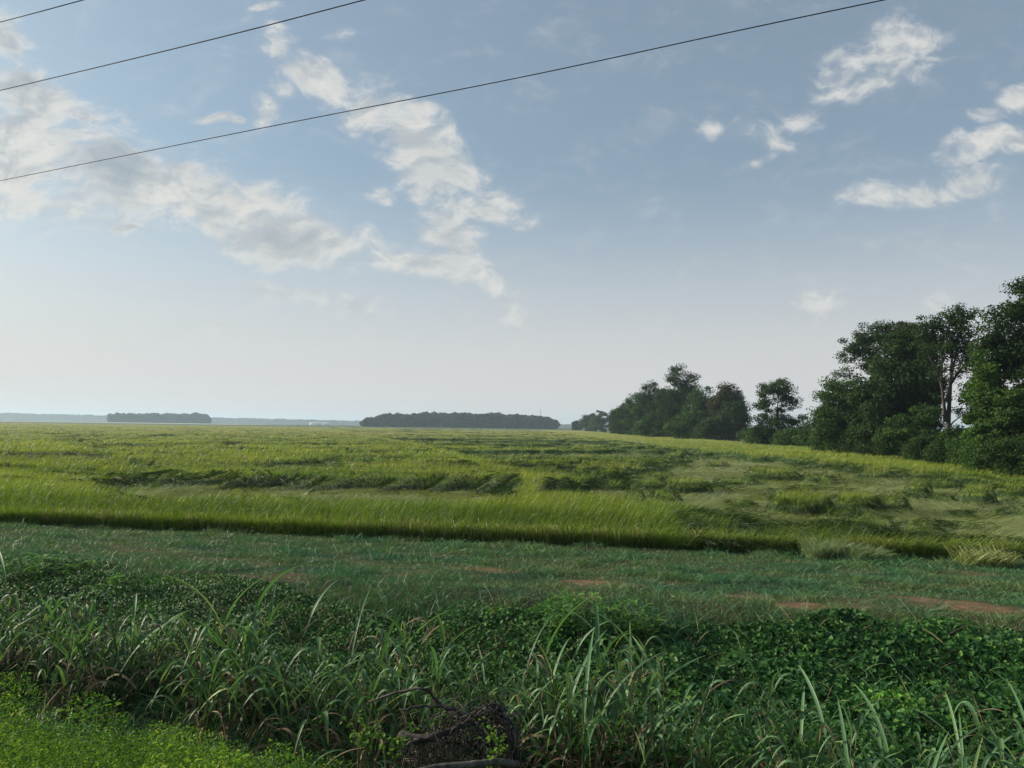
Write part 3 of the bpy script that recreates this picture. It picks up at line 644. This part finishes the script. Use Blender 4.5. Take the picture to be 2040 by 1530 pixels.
weed_shrub(1140, 1220, 110, 40, 'low spreading shrub on the upper edge of the bank', .5, .09, 6)

# ------------------------------------------------------------------ tall coarse grass
def reed_proto(seed, hs=1.0, lush=1.0):
    rg = np.random.RandomState(seed); lf = Bag(); dd = Bag(); stq = Bag()
    ns = rg.randint(5, 9)
    for i in range(ns):
        az = rg.rand() * 2 * PI; r0 = .16 * math.sqrt(rg.rand()); lean = .08 + .28 * rg.rand(); H = hs * (.45 + .6 * rg.rand())
        b0 = np.array((math.cos(az) * r0, math.sin(az) * r0, -.05)); dz = np.array((math.cos(az) * lean, math.sin(az) * lean, 1))
        pts = spline([b0, b0 + dz * H * .5, b0 + dz * H + np.array((math.cos(az), math.sin(az), 0)) * .06], 7)
        V, F = tube(pts, np.linspace(.0075, .003, 7), 5); stq.add(V, F, rnd=rg.rand())
        nl = rg.randint(5, 8)
        for j in range(nl):
            t_ = (j + .6) / nl; k_ = min(5, int(t_ * 6)); p = pts[k_] * (1 - (t_ * 6 - k_)) + pts[k_ + 1] * (t_ * 6 - k_)
            a = az + rg.normal() * .9 + (PI if j % 2 else 0)
            h_ = np.array((math.cos(a), math.sin(a), 0))
            dead = (t_ < .45 and rg.rand() < .72) or rg.rand() < .10
            L = (.52 + .45 * rg.rand()) * hs * (1.0 if t_ < .8 else .8)
            up = 1.6 + 1.4 * rg.rand() if t_ > .3 else 1.0
            drp = -(1.3 + 1.6 * rg.rand()) if rg.rand() < .78 else .35
            if dead: up, drp = .8, -2.6
            V, F, at = blades(p[None], (h_ + (0, 0, up))[None], (h_ * (1.0 if not dead else .5) + (0, 0, drp))[None], [L], [(.036 + .022 * rg.rand()) * (.7 if dead else 1)], 10, np.array([rg.rand()]), rg=rg,
                base_w=.5, side=(np.cross(h_, (0, 0, 1)) + rg.normal(size=3) * .25)[None] * 0 + np.cross(np.cross(h_, (0, 0, 1.)), (h_ + (0, 0, .3)))[None] + rg.normal(size=(1, 3)) * .35, fold=.35)
            (dd if dead else lf).add(V, F, **at)
    return lf, dd, stq
PROTO = []
def place(o, loc, rz, s):
    o.location = loc; o.rotation_euler = (0, 0, rz); o.scale = (s, s, s)
def reed(x, y, s, rz, label, k):
    loc = (x, y, float(ground_z(x, y)))
    if k >= len(PROTO):
        r_ = empty('grass_clump', (0, 0, 0)); lf, dd, stq = reed_proto(300 + k)
        lf.make('foliage', M_reed, r_); dd.make('dead_foliage', M_dead, r_); stq.make('stalk', M_stalk, r_); PROTO.append(r_)
    else:
        p = PROTO[k]; r_ = p.copy(); COL.objects.link(r_)
        for ch in p.children:
            c_ = ch.copy(); COL.objects.link(c_); c_.parent = r_
    place(r_, loc, rz, s); tag(r_, label, 'tall grass', 'clumps of tall coarse grass along the ditch')
rq = random.Random(5)
spots = []
NPR = 14
for i in range(80):
    tpx = -350 + 2750 * (i + rq.random()) / 80
    wv_ = 7.5 + 1.15 * rq.random()
    if tpx > 1250: wv_ = 6.5 + 1.7 * rq.random()
    u = (tpx - 1020) / 1530; y = wv_ / (1 + .29 * u); x = u * y
    s = (1.0 + .38 * rq.random())
    if 930 < tpx < 1120: s *= .78
    if 640 < tpx < 720 or 420 < tpx < 480 or 1330 < tpx < 1400 or 1760 < tpx < 1800: s *= .68
    if abs(tpx - 1190) < 40: s *= 1.22
    if tpx > 1400: s *= .88
    if 760 < tpx < 1060 and wv_ < 7.4: wv_ = 7.8
    spots.append((tpx, x, y, s))
for i, (tpx, x, y, s) in enumerate(spots):
    lab = ('clump of arching coarse grass with dry lower leaves at the left of the ditch' if tpx < 430 else
           'clump of tall coarse grass between the left dark hollow and the brush heap' if tpx < 790 else
           'clump of coarse grass rising behind the dead brush heap' if tpx < 1060 else
           'clump of tall grass with long blades just right of the brush heap' if tpx < 1330 else
           'clump of broad bladed grass with tan dead leaves in front of the dark vines' if tpx < 1700 else
           'clump of arching coarse grass near the lower right corner of the photo')
    reed(x, y, s, rq.random() * 6.28, lab, i if i < NPR else rq.randrange(NPR))

# ------------------------------------------------------------------ dead brush heap and log
def brush():
    rg = np.random.RandomState(9); root = empty('brush_heap', tuple(P(925, 1530, 6.0)))
    tag(root, 'tangled heap of dead grey branches and roots at the bottom of the ditch bank', 'brush pile')
    o0 = np.array(root.location)
    def L3(l): return [P(a, b, c) - o0 for a, b, c in l]
    def tb(name, l, r0, r1, m_=14, sd=8, jit=.006):
        pts = spline(L3(l), m_); pts[1:-1] += rg.normal(size=(m_ - 2, 3)) * jit
        V, F = tube(pts, np.linspace(r0, r1, m_) * (1 + .15 * rg.normal(size=m_)), sd); B = Bag(); B.add(V, F); return B.make(name, M_dry, root, True)
    tb('branch', [(798, 1462, 5.9), (850, 1474, 5.85), (905, 1452, 5.9), (948, 1438, 6.0), (1000, 1428, 6.2)], .030, .018)
    tb('branch', [(735, 1398, 6.3), (790, 1380, 6.2), (845, 1372, 6.1), (880, 1405, 6.1), (935, 1430, 6.0), (975, 1470, 5.9), (1010, 1535, 5.9)], .007, .022, 18)
    tb('branch', [(795, 1412, 6.0), (850, 1409, 6.0), (900, 1412, 6.05), (945, 1432, 6.0)], .006, .014)
    tb('branch', [(800, 1487, 5.8), (830, 1475, 5.8), (870, 1470, 5.85)], .008, .02)
    hoop = Bag()
    for i in range(24):
        j = rg.normal(size=(7, 3)) * (7, 6, .10); a = [(935, 1440, 6.0), (965, 1412, 6.0), (992, 1411, 6.05), (1012, 1435, 6.05), (1026, 1475, 6.0), (1032, 1510, 6.0), (1038, 1560, 6.0)]
        ky = 1 + .0 * i; a = [(p[0] + q[0] - rg.rand() * 14, p[1] + q[1], p[2] + q[2]) for p, q in zip(a, j)]
        if i % 3 == 0: a = a[2:]
        V, F = tube(spline(L3(a), 16), .0035 + .004 * rg.rand(), 5); hoop.add(V, F)
    hoop.make('hoop_of_roots', M_dry, root)
    tw = Bag()
    for i in range(120):
        x = 800 + 235 * rg.rand(); yt = 1440 + 30 * rg.rand() + (20 if x < 850 else 0); dep = 5.9 + .35 * (rg.rand() - .3)
        a = [(x, yt, dep), (x + rg.normal() * 14, yt + 35, dep + rg.normal() * .06), (x + rg.normal() * 28, yt + 70 + 110 * rg.rand(), dep + rg.normal() * .1)]
        V, F = tube(spline(L3(a), 8), np.linspace(.0045, .0015, 8) * (.6 + .8 * rg.rand()), 5); tw.add(V, F)
    for i in range(120):
        x = 790 + 240 * rg.rand(); y = 1420 + 105 * rg.rand(); an = rg.normal() * .9; ll = 30 + 70 * rg.rand()
        a = [(x, y, 5.8 + .3 * rg.rand()), (x + ll * .5 * math.cos(an), y + ll * .5 * math.sin(an) + rg.normal() * 6, 5.8 + .3 * rg.rand()), (x + ll * math.cos(an), y + ll * math.sin(an), 5.8 + .3 * rg.rand())]
        V, F = tube(spline(L3(a), 7), np.linspace(.005, .0015, 7) * (.5 + .8 * rg.rand()), 5); tw.add(V, F)
    tw.make('twigs', M_dry, root)
brush()
B = Bag(); lo = P(915, 1524, 5.55)
pts = spline([P(800, 1545, 5.45) - lo, P(860, 1530, 5.5) - lo, P(930, 1524, 5.55) - lo, P(990, 1518, 5.65) - lo, P(1030, 1522, 5.8) - lo], 24)
V, F = tube(pts, np.linspace(.022, .026, 24) * (1 + .08 * rs.normal(size=24)), 12); B.add(V, F)
o = B.make('fallen_log', M_log, None, True); o.location = lo; tag(o, 'pale grey fallen log lying under the dead brush heap', 'log')
# leafy creeper on the heap
B = Bag(); rg = np.random.RandomState(3); o0 = P(985, 1490, 5.7); cp = spline([P(965, 1452, 5.75), P(980, 1470, 5.7), P(995, 1490, 5.65), P(985, 1515, 5.65), P(975, 1545, 5.6)], 40) - o0
ix = rg.randint(0, 40, 110); V, F, at = leaves(cp[ix] + rg.normal(size=(110, 3)) * .035, rg.normal(size=(110, 3)) * .5 + (0, -.8, .6), .018 + .018 * rg.rand(110), rg.rand(110), .2 + .2 * rg.rand(110), rg=rg, asp=.6); B.add(V, F, **at)
r_ = empty('creeper', tuple(o0)); tag(r_, 'small green creeper climbing over the dead brush heap', 'creeper'); B.make('foliage', M_weed, r_)
B = Bag(); V, F = tube(cp, .003, 5); B.add(V, F, rnd=.3); B.make('stem', M_stalk, r_)
for (px, py, Y, lb_) in [(725, 1500, 5.6, 'spindly pale leaved seedling left of the dead brush heap'), (775, 1520, 5.4, 'small pale seedling at the bottom edge beside the fallen log')]:
    o0 = P(px, py, Y); r_ = empty('seedling', tuple(o0)); tag(r_, lb_, 'plant', 'seedlings near the fallen log'); B = Bag(); S = Bag()
    for q in range(7):
        tp = np.array((rg.normal() * .10, rg.normal() * .06, .10 + .16 * rg.rand())); pts = spline([(0, 0, -.3), tp * .5 + (0, 0, .02), tp], 8); V, F = tube(pts, .0022, 5); S.add(V, F, rnd=.6)
        ix = rg.randint(3, 8, 12); V, F, at = leaves(pts[ix] + rg.normal(size=(12, 3)) * .018, rg.normal(size=(12, 3)) * .5 + (0, -.5, .8), .022 + .018 * rg.rand(12), rg.rand(12), .25 + 0 * rg.rand(12), rg=rg); B.add(V, F, **at)
    B.make('foliage', M_weed, r_); S.make('stem', M_stalk, r_)

# ------------------------------------------------------------------ trees
def tree(name, label, cat, group, px, Y, lumps, mat, seed, n_cl, leaf_n, leaf_s, cl_r=.9, trunk_r=.25, trunk_px=None, fork=.35, limb_frac=1.0, extra=None, base_z=0.0, shell=.30, limbs=None, proto=None):
    """lumps: (px, py, half width px, half height px, weight) of the crown seen at depth Y, rebuilt as ellipsoids in metres"""
    rg = np.random.RandomState(seed); s = Y / 1530.0
    bx = P(trunk_px or px, 850, Y)[0]; root = empty(name, (bx, Y, base_z)); tag(root, label, cat, group)
    o0 = np.array((bx, Y, base_z))
    C = []; Rr = []; Wt = []
    for (lx, ly, rx, ry, wt) in lumps:
        C.append(P(lx, ly, Y) - o0); Rr.append((rx * s, max(rx * s * .8, 1.2), ry * s)); Wt.append(wt * rx * ry)
    C = np.array(C); Rr = np.array(Rr); Wt = np.array(Wt) / sum(Wt)
    ii = rg.choice(len(C), n_cl, p=Wt); dv = norm(rg.normal(size=(n_cl, 3))); rad = rg.rand(n_cl) ** shell
    cc = C[ii] + dv * Rr[ii] * rad[:, None]; cc[:, 2] = np.maximum(cc[:, 2], .3)
    H = cc[:, 2].max()
    # leaves around every clump centre
    leaf_s *= .78; leaf_n *= 1.55; k = rg.poisson(leaf_n, n_cl); idx = np.repeat(np.arange(n_cl), k); nn = len(idx)
    cr = cl_r * (.6 + .8 * rg.rand(n_cl)); dv = norm(rg.normal(size=(nn, 3))); rr_ = rg.rand(nn) ** .45
    pos = cc[idx] + dv * (cr[idx] * rr_)[:, None] * (1, 1, .62)
    pos[:, 2] = np.maximum(pos[:, 2], .05)
    nrm = dv * .7 + rg.normal(size=(nn, 3)) * .55 + (0, 0, .55)
    clr = rg.rand(n_cl); rn = np.clip(.55 * clr[idx] + .45 * rg.rand(nn), 0, 1)
    V, F, at = leaves(pos, nrm, leaf_s * (.6 + .8 * rg.rand(nn)), rn, rg=rg, asp=.62)
    crown = mesh_obj('crown', V, F, mat, at, root)
    # trunk and limbs
    B = Bag(); th_ = H * .82; lean = rg.normal(size=2) * .03 * H
    tp = spline([(0, 0, -.3), (lean[0] * .3, lean[1] * .3, th_ * .35), (lean[0], lean[1], th_ * .7), (lean[0] * 1.2 + C[:, 0].mean() * .4, 0, th_)], 14)
    V, F = tube(tp, trunk_r * np.array([1.35] + list(np.linspace(1.05, .14, 13))), 9); B.add(V, F)
    pool = [tp[3:]]; prad = [trunk_r * np.linspace(.9, .14, 14)[3:]]
    for (l, r0, r1) in (limbs or []):
        pts = spline([P(a, b_, Y + c_) - o0 for a, b_, c_ in l], 14); rad_ = np.linspace(r0, r1, 14); V, F = tube(pts, rad_, 7); B.add(V, F); pool.append(pts[3:]); prad.append(rad_[3:])
    sel = np.arange(n_cl)[:int(n_cl * limb_frac)]; sel = sel[np.argsort(np.linalg.norm(cc[sel] - tp[7], axis=1))]
    for q in sel:
        e = cc[q]; PP = np.concatenate(pool); RR = np.concatenate(prad); d = e - PP; ln = np.linalg.norm(d, axis=1)
        cost = ln + 2.2 * np.maximum(0, .45 * np.hypot(d[:, 0], d[:, 1]) - d[:, 2]); i0 = int(np.argmin(cost + .3 * rg.rand(len(cost)))); a = PP[i0]; dd_ = e - a; l_ = ln[i0]
        if l_ < .2: continue
        mid = a + dd_ * .5 + np.array((dd_[0] * .10, dd_[1] * .10, -.06 * l_)) + rg.normal(size=3) * .06 * l_
        r0 = min(RR[i0] * .72, .02 + .03 * l_ + trunk_r * .12); pts = spline([a, mid, e], 7); rad_ = np.linspace(r0, .012, 7); V, F = tube(pts, rad_, 5); B.add(V, F); pool.append(pts[2:]); prad.append(rad_[2:])
    B.make('trunk', M_bark, root, True)
    return root
G1 = 'trees of the near grove on the right'; G2 = 'trees of the middle grove'
tree('broadleaf_tree', 'tallest dark tree cut by the right edge of the photo', 'tree', G1, 2050, 60,
     [(2045, 600, 42, 40, .8), (2000, 680, 55, 60, 1), (2090, 700, 90, 110, 1), (2040, 800, 100, 100, 1.1), (1975, 740, 40, 70, .9), (2120, 850, 90, 70, .8)], M_tdark, 1, 260, 150, .24, 1.0, .38)
tree('vine_column', 'bright vine covered trunk standing at the left foot of the tallest dark tree', 'tree', G1, 1955, 56,
     [(1962, 800, 24, 60, 1), (1945, 870, 26, 50, 1), (1958, 740, 16, 40, .6)], M_tmid, 2, 90, 110, .20, .6, .18)
tree('vine_bush', 'yellow green vine draped bush at the right edge below the tallest tree', 'bush', G1, 2025, 54,
     [(2020, 830, 38, 60, 1), (2060, 860, 60, 60, 1), (1990, 880, 34, 45, .9)], M_tlite, 3, 130, 110, .20, .7, .12)
tree('bare_bush', 'low dull grey green bush below the yellow green vines at the right edge', 'bush', G1, 2000, 51,
     [(1990, 905, 44, 26, 1), (2060, 905, 50, 34, 1)], M_tdark, 4, 90, 90, .16, .6, .08)
tree('open_tree', 'tall open tree with a pale bare forked trunk and airy crown', 'tree', G1, 1886, 72,
     [(1905, 640, 44, 34, 1.1), (1848, 650, 32, 24, .8), (1870, 690, 52, 32, .9), (1925, 690, 26, 44, .8), (1850, 730, 30, 26, .4), (1905, 740, 40, 30, .35), (1925, 800, 24, 34, .2), (1862, 800, 22, 22, .12)], M_tdark, 5, 190, 46, .20, .75, .27, fork=.42, shell=.5,
     limbs=[([(1882, 840, 0), (1876, 770, 0), (1858, 725, 0), (1842, 690, .5)], .14, .04), ([(1886, 800, 0), (1895, 750, 0), (1905, 700, -.4), (1908, 640, 0)], .15, .04), ([(1888, 775, 0), (1915, 735, .3), (1940, 712, .3)], .13, .05),
            ([(1884, 830, 0), (1876, 760, .4), (1878, 700, .4), (1880, 650, .2)], .15, .04), ([(1886, 858, 0), (1900, 840, 0), (1912, 832, .3)], .1, .03), ([(1882, 830, 0), (1866, 822, 0), (1856, 832, 0)], .06, .02)])
tree('hanging_vine_bush', 'small rounded vine covered bush in front of the open tree', 'bush', G1, 1908, 68,
     [(1902, 880, 26, 28, 1), (1935, 885, 20, 24, .8)], M_tmid, 6, 60, 110, .20, .6, .1)
tree('round_tree', 'large dense rounded dark tree left of the open tree', 'tree', G1, 1790, 84,
     [(1800, 700, 50, 46, .9), (1790, 780, 80, 70, 1.2), (1740, 830, 50, 50, .8), (1830, 800, 40, 60, .8), (1770, 860, 70, 36, .8)], M_tdark, 7, 250, 140, .28, 1.15, .4)
tree('olive_tree', 'brownish olive tree crown rising behind the large rounded tree', 'tree', G1, 1822, 90,
     [(1818, 690, 44, 44, 1), (1840, 740, 40, 44, .7)], M_tolive, 8, 110, 110, .26, 1.0, .25, fork=.5)
tree('airy_tree', 'tall airy dark tree with sky showing through at the top of the grove', 'tree', G1, 1735, 104,
     [(1735, 680, 48, 38, 1), (1775, 662, 34, 22, .9), (1700, 700, 36, 34, .8), (1688, 745, 26, 24, .45), (1715, 765, 40, 30, .3), (1745, 730, 40, 34, .6)], M_tdark, 9, 120, 70, .27, 1.05, .32, fork=.45, shell=.45)
tree('spreading_tree', 'broad mid green tree at the left end of the near grove', 'tree', G1, 1675, 98,
     [(1680, 815, 52, 56, 1), (1650, 850, 32, 40, .8), (1715, 850, 44, 48, .9), (1660, 775, 26, 22, .4)], M_tmid, 10, 170, 140, .28, 1.2, .3)
tree('field_bush', 'brighter leafy bush at the foot of the large rounded tree', 'bush', G1, 1805, 78,
     [(1800, 865, 44, 34, 1), (1840, 850, 34, 44, .9), (1770, 885, 30, 20, .8)], M_tmid, 11, 110, 120, .22, .8, .14)
tree('hedge_bush', 'dark low bush between the open tree and the rounded tree', 'bush', G1, 1862, 74,
     [(1868, 885, 30, 22, 1), (1850, 880, 20, 26, 1)], M_tdark, 12, 60, 110, .22, .7, .08)
tree('vine_tree', 'lone tree with an open top over a dense vine clad base between the two groves', 'tree', G1, 1550, 142,
     [(1545, 778, 34, 22, .9), (1515, 800, 22, 16, .6), (1575, 800, 20, 16, .5), (1545, 840, 36, 30, 1.3), (1590, 850, 22, 22, .9), (1525, 862, 24, 18, .9), (1560, 868, 44, 12, .9)], M_tdark, 13, 190, 80, .30, 1.1, .3, fork=.45)
for i, (px, top, wd, Y, lb_) in enumerate([(1500, 855, 22, 165, 'low green thicket bush left of the lone vine clad tree'), (1620, 862, 26, 118, 'low bush filling the gap right of the lone vine clad tree'), (1488, 862, 20, 185, 'smallest bush at the right foot of the middle grove'), (1600, 868, 20, 126, 'short rounded bush right under the lone vine clad tree')]):
    bot = P(px, 0, Y); yb = 858 + 2.0 / Y * 1530 - 2
    tree('thicket_bush', lb_, 'bush', 'bushes between the groves', px, Y, [(px, (top + yb) / 2, wd, (yb - top) / 2 + 2, 1), (px + wd * .7, yb - 6, wd * .6, 7, .5)], M_tmid, 20 + i, 60, 70, .30, .9, .1)
mid = [ # px, top, half width, Y, mat, label
 (1450, 762, 28, 212, M_tolive, 'reddish brown tinged tree at the right end of the middle grove'),
 (1462, 800, 20, 206, M_tdark, 'dark lower tree tucked against the right end of the middle grove'),
 (1358, 726, 38, 236, M_tdark, 'tallest tree of the middle grove with a domed top'),
 (1405, 770, 34, 222, M_tmid, 'medium green tree right of the domed tallest tree in the middle grove'),
 (1328, 770, 26, 246, M_tdark, 'dark tree just left of the domed tallest tree in the middle grove'),
 (1296, 762, 24, 268, M_tdark, 'narrow upright tree on the left half of the middle grove'),
 (1272, 785, 26, 290, M_tmid, 'rounded greener tree in the left half of the middle grove'),
 (1245, 800, 20, 320, M_tdark, 'second to last tree at the left end of the middle grove'),
 (1228, 815, 10, 345, M_tdark, 'thin ragged tree at the far left end of the middle grove'),
 (1380, 820, 40, 215, M_tmid, 'broad low tree along the front of the middle grove'),
 (1310, 825, 30, 250, M_tmid, 'low leafy tree at the front left of the middle grove'),
 (1425, 835, 30, 206, M_tdark, 'dark shrubby tree low at the front right of the middle grove')]
for i, (px, top, hw, Y, mt, lb_) in enumerate(mid):
    yb = 852 + 3.3 / Y * 1530; hgt = yb - top; hw *= 1.22 if px < 1340 else 1.08
    lm = [(px, top + hgt * .22, hw * .72, hgt * .22, 1), (px - hw * .35, top + hgt * .48, hw * .85, hgt * .30, 1.1), (px + hw * .4, top + hgt * .52, hw * .8, hgt * .32, 1.1), (px, top + hgt * .82, hw * 1.05, hgt * .18, 1)]
    tree('grove_tree', lb_, 'tree', G2, px, Y, lm, mt, 40 + i, 170, 72, .50, 1.75, .3, limb_frac=.3)
for i, (px, top, hw, Y, mt, lb_) in enumerate([(1197, 816, 20, 560, M_tmid, 'rounded lighter green tree standing left of the middle grove'), (1168, 826, 13, 640, M_tdark, 'smaller bluish tree left of the rounded lighter green tree'), (1148, 838, 7, 690, M_tdark, 'tiny spindly tree farthest left of the small far group'), (1182, 824, 10, 610, M_tdark, 'slim dark tree between two small far trees')]):
    yb = 851 + 3.4 / Y * 1530; hgt = yb - top
    tree('distant_tree', lb_, 'tree', 'small trees left of the middle grove', px, Y, [(px, top + hgt * .35, hw * .8, hgt * .34, 1), (px, top + hgt * .7, hw, hgt * .3, 1)], mt, 60 + i, 60, 60, .95, 2.4, .3, limb_frac=.2)

for i, (px, Y, hh, hw, mt, lb_) in enumerate([
 (1650, 104, 3.6, 24, M_tmid, 'leafy bush under the broad tree at the left end of the near grove'), (1695, 96, 3.4, 26, M_tdark, 'dark bush between the broad tree and the rounded tree'),
 (1742, 88, 3.6, 26, M_tdark, 'dark bush at the left foot of the large rounded tree'), (1880, 69, 2.6, 24, M_tdark, 'low dark bush hiding the foot of the pale bare trunk'),
 (1925, 64, 3.4, 22, M_tmid, 'green bush between the pale bare trunk and the vine covered trunk'), (1958, 55, 3.2, 26, M_tmid, 'low leafy bush at the foot of the vine covered trunk'),
 (2045, 50, 3.2, 44, M_tdark, 'dark low bush in the corner under the tallest tree'), (1835, 75, 3.0, 30, M_tdark, 'shadowy bush right of the brighter leafy bush'),
 (1575, 136, 3.4, 26, M_tmid, 'spreading bush at the right foot of the lone vine clad tree'), (1520, 148, 3.2, 22, M_tmid, 'spreading bush at the left foot of the lone vine clad tree')]):
    s_ = Y / 1530; yb = 837 + .0137 * px - 3 + 3.3 / s_ ; top = 834 + .0137 * px + (3.6 - hh) / s_; md = (top + yb) / 2; hv = (yb - top) / 2
    tree('understorey_bush', lb_, 'bush', 'bushes along the foot of the trees', px, Y, [(px, md, hw, hv, 1), (px - hw * .5, md + hv * .3, hw * .6, hv * .7, .6), (px + hw * .5, md + hv * .25, hw * .6, hv * .7, .6)], mt, 80 + i, 70, 95, .0026 * Y, .012 * Y, .1, limb_frac=.3)
# far woods, each one mass
def wood(name, label, x0p, x1p, Y, topf, n_tr, seed, depth=180, leaf=1.8):
    rg = np.random.RandomState(seed); px = x0p + (x1p - x0p) * rg.rand(n_tr); dp = rg.rand(n_tr) ** 1.5 * depth
    pos = []; rn = []
    for a, d in zip(px, dp):
        top = topf(a) + (2.6 if Y < 2500 else .7) * abs(rg.normal()) ; top -= (3.2 if Y < 2500 else 1.2) * (fbm(np.array([a / 9.0]), np.array([1.0]), 3, seed)[0] - .5) * 2; c = P(a, top, Y); H = c[2] ; r = 4.5 + 3 * rg.rand(); bx = c[0] * (Y + d) / Y
        k = 150; dv = norm(rg.normal(size=(k, 3))); dv[:, 2] = dv[:, 2]
        cz_ = H * .52; pos.append(np.stack([bx + dv[:, 0] * r, Y + d + dv[:, 1] * r, np.maximum(cz_ + dv[:, 2] * H * .47 * (1 if 1 else 0), .3)], -1)); rn.append(np.full(k, rg.rand()) * .6 + .4 * rg.rand(k))
    pos = np.concatenate(pos); rn = np.concatenate(rn); nn = len(pos)
    V, F, at = leaves(pos, rg.normal(size=(nn, 3)) + (0, -.2, .5), leaf * (.6 + .9 * rg.rand(nn)), rn, rg=rg, asp=.8)
    o = mesh_obj(name, V, F, M_tfar, at); tag(o, label, 'woods', kind='stuff')
wood('distant_wood', 'dark bluish wood standing across the middle of the horizon', 726, 1106, 1050, lambda a: np.interp(a, [726, 745, 765, 900, 1000, 1090, 1106], [834, 830, 823, 820.5, 822, 828, 838]), 420, 70)
wood('distant_wood', 'hazier blue block of woods on the left horizon', 219, 416, 1800, lambda a: np.interp(a, [219, 235, 330, 410, 416], [825, 822, 822.5, 824, 828]), 300, 71, 250, 2.8)
wood('far_treeline', 'pale blue line of trees along the farthest horizon', -150, 760, 3600, lambda a: np.interp(a, [-150, 0, 220, 420, 730, 760], [819.5, 822.5, 828, 832, 839, 840.5]), 1100, 72, 300, 6.0)
wood('far_treeline', 'faint line of trees on the horizon right of the central wood', 1100, 1240, 3000, lambda a: np.interp(a, [1100, 1240], [845, 846]), 70, 73, 300, 5.0)
# tiny farm buildings
M_wh = solidmat('white_metal', (.72, .72, .70), (.8, .8, .78), .5); M_rf = solidmat('shed_roof', (.3, .31, .32), (.4, .4, .41), .5)
for (px, wd, hh, lb_) in [(628, 16, 5, 'long low white farm shed far away on the left horizon'), (648, 9, 4, 'small white farm shed right of the longer one')]:
    Y = 2300; c = P(px, 838, Y); r_ = empty('farm_shed', (c[0], Y, 0)); tag(r_, lb_, 'shed', 'white farm sheds on the horizon')
    a, b_, h_ = wd, 7, hh
    V = np.array([(-a, -b_, 0), (a, -b_, 0), (a, b_, 0), (-a, b_, 0), (-a, -b_, h_), (a, -b_, h_), (a, b_, h_), (-a, b_, h_), (-a, 0, h_ + 3), (a, 0, h_ + 3)], float)
    mesh_obj('wall', V, np.array([(0, 1, 5, 4), (1, 2, 6, 5), (2, 3, 7, 6), (3, 0, 4, 7), (5, 6, 9, 9), (7, 4, 8, 8)]), M_wh, None, r_)
    V2 = V[[4, 5, 9, 8, 7, 6]] * (1.03, 1.12, 1) + (0, 0, .1); mesh_obj('roof', V2, np.array([(0, 1, 2, 3), (3, 2, 5, 4)]), M_rf, None, r_)
# slender mast above the wood
M_st = solidmat('steel', (.25, .25, .26), (.32, .32, .33), 1)
B = Bag(); Y = 1500; c = P(1077, 814, Y)
V, F = tube([(0, 0, 0), (0, 0, c[2])], [.45, .25], 6); B.add(V, F)
for a in range(3):
    V, F = tube([(math.cos(a * 2.1) * .9, math.sin(a * 2.1) * .9, 0), (math.cos(a * 2.1) * .7, math.sin(a * 2.1) * .7, c[2] * .9)], .15, 4); B.add(V, F)
o = B.make('radio_mast', M_st); o.location = (c[0], Y, 0); tag(o, 'thin radio mast rising behind the right end of the central wood', 'mast')

# ------------------------------------------------------------------ overhead wires
M_wire = solidmat('wire', (.02, .02, .022), (.035, .035, .038), 3, rough=.6)
HW = 6.2
def wire(label, pts, r=.009):
    # image points turned into a sagging span at real height: fit a straight plan line, then keep the heights
    Q = []
    for (px, py, H) in pts:
        d = pdir(px, py); Y = H / d.z; Q.append((d.x * Y, Y, CAM_Z + H))
    Q = np.array(Q); a = Q[0] + (Q[0] - Q[1]) * 1.6 + (0, 0, 0); b_ = Q[-1] + (Q[-1] - Q[-2]) * 1.6
    pl = spline(np.vstack([a, Q, b_]), 60); V, F = tube(pl, r, 6)
    o = mesh_obj('power_line', V, F, M_wire, None, None, True); tag(o, label, 'power line', 'power lines overhead')
wire('lowest and longest of the three overhead wires crossing the sky', [(0, 360, 6.3), (520, 255.5, 6.16), (1020, 157.5, 6.1), (1470, 61, 6.16), (1760, 0, 6.3)])
wire('middle of the three overhead wires', [(0, 180, 6.3), (240, 123, 6.2), (480, 64, 6.2), (725, 0, 6.3)])
wire('uppermost short wire in the top left corner of the photo', [(0, 44, 6.3), (80, 23, 6.25), (165, 0, 6.3)], .008)

# ------------------------------------------------------------------ haze
hm = bpy.data.materials.new('haze'); hm.use_nodes = True; t = hm.node_tree; t.nodes.clear()
pv = t.nodes.new('ShaderNodeVolumePrincipled'); pv.inputs['Color'].default_value = (.66, .82, 1.0, 1); pv.inputs['Density'].default_value = .00019; pv.inputs['Anisotropy'].default_value = .2
ho = t.nodes.new('ShaderNodeOutputMaterial'); t.links.new(pv.outputs[0], ho.inputs['Volume'])
x0, x1, y0, y1, z0, z1 = -9500, 9500, -9500, 9500, -1.5, 75
V = np.array([(x, y, z) for z in (z0, z1) for y in (y0, y1) for x in (x0, x1)], float)
o = mesh_obj('haze', V, np.array([(0, 2, 3, 1), (4, 5, 7, 6), (0, 1, 5, 4), (2, 6, 7, 3), (0, 4, 6, 2), (1, 3, 7, 5)]), hm); tag(o, 'thin pale haze lying over the whole plain', 'haze', kind='stuff')
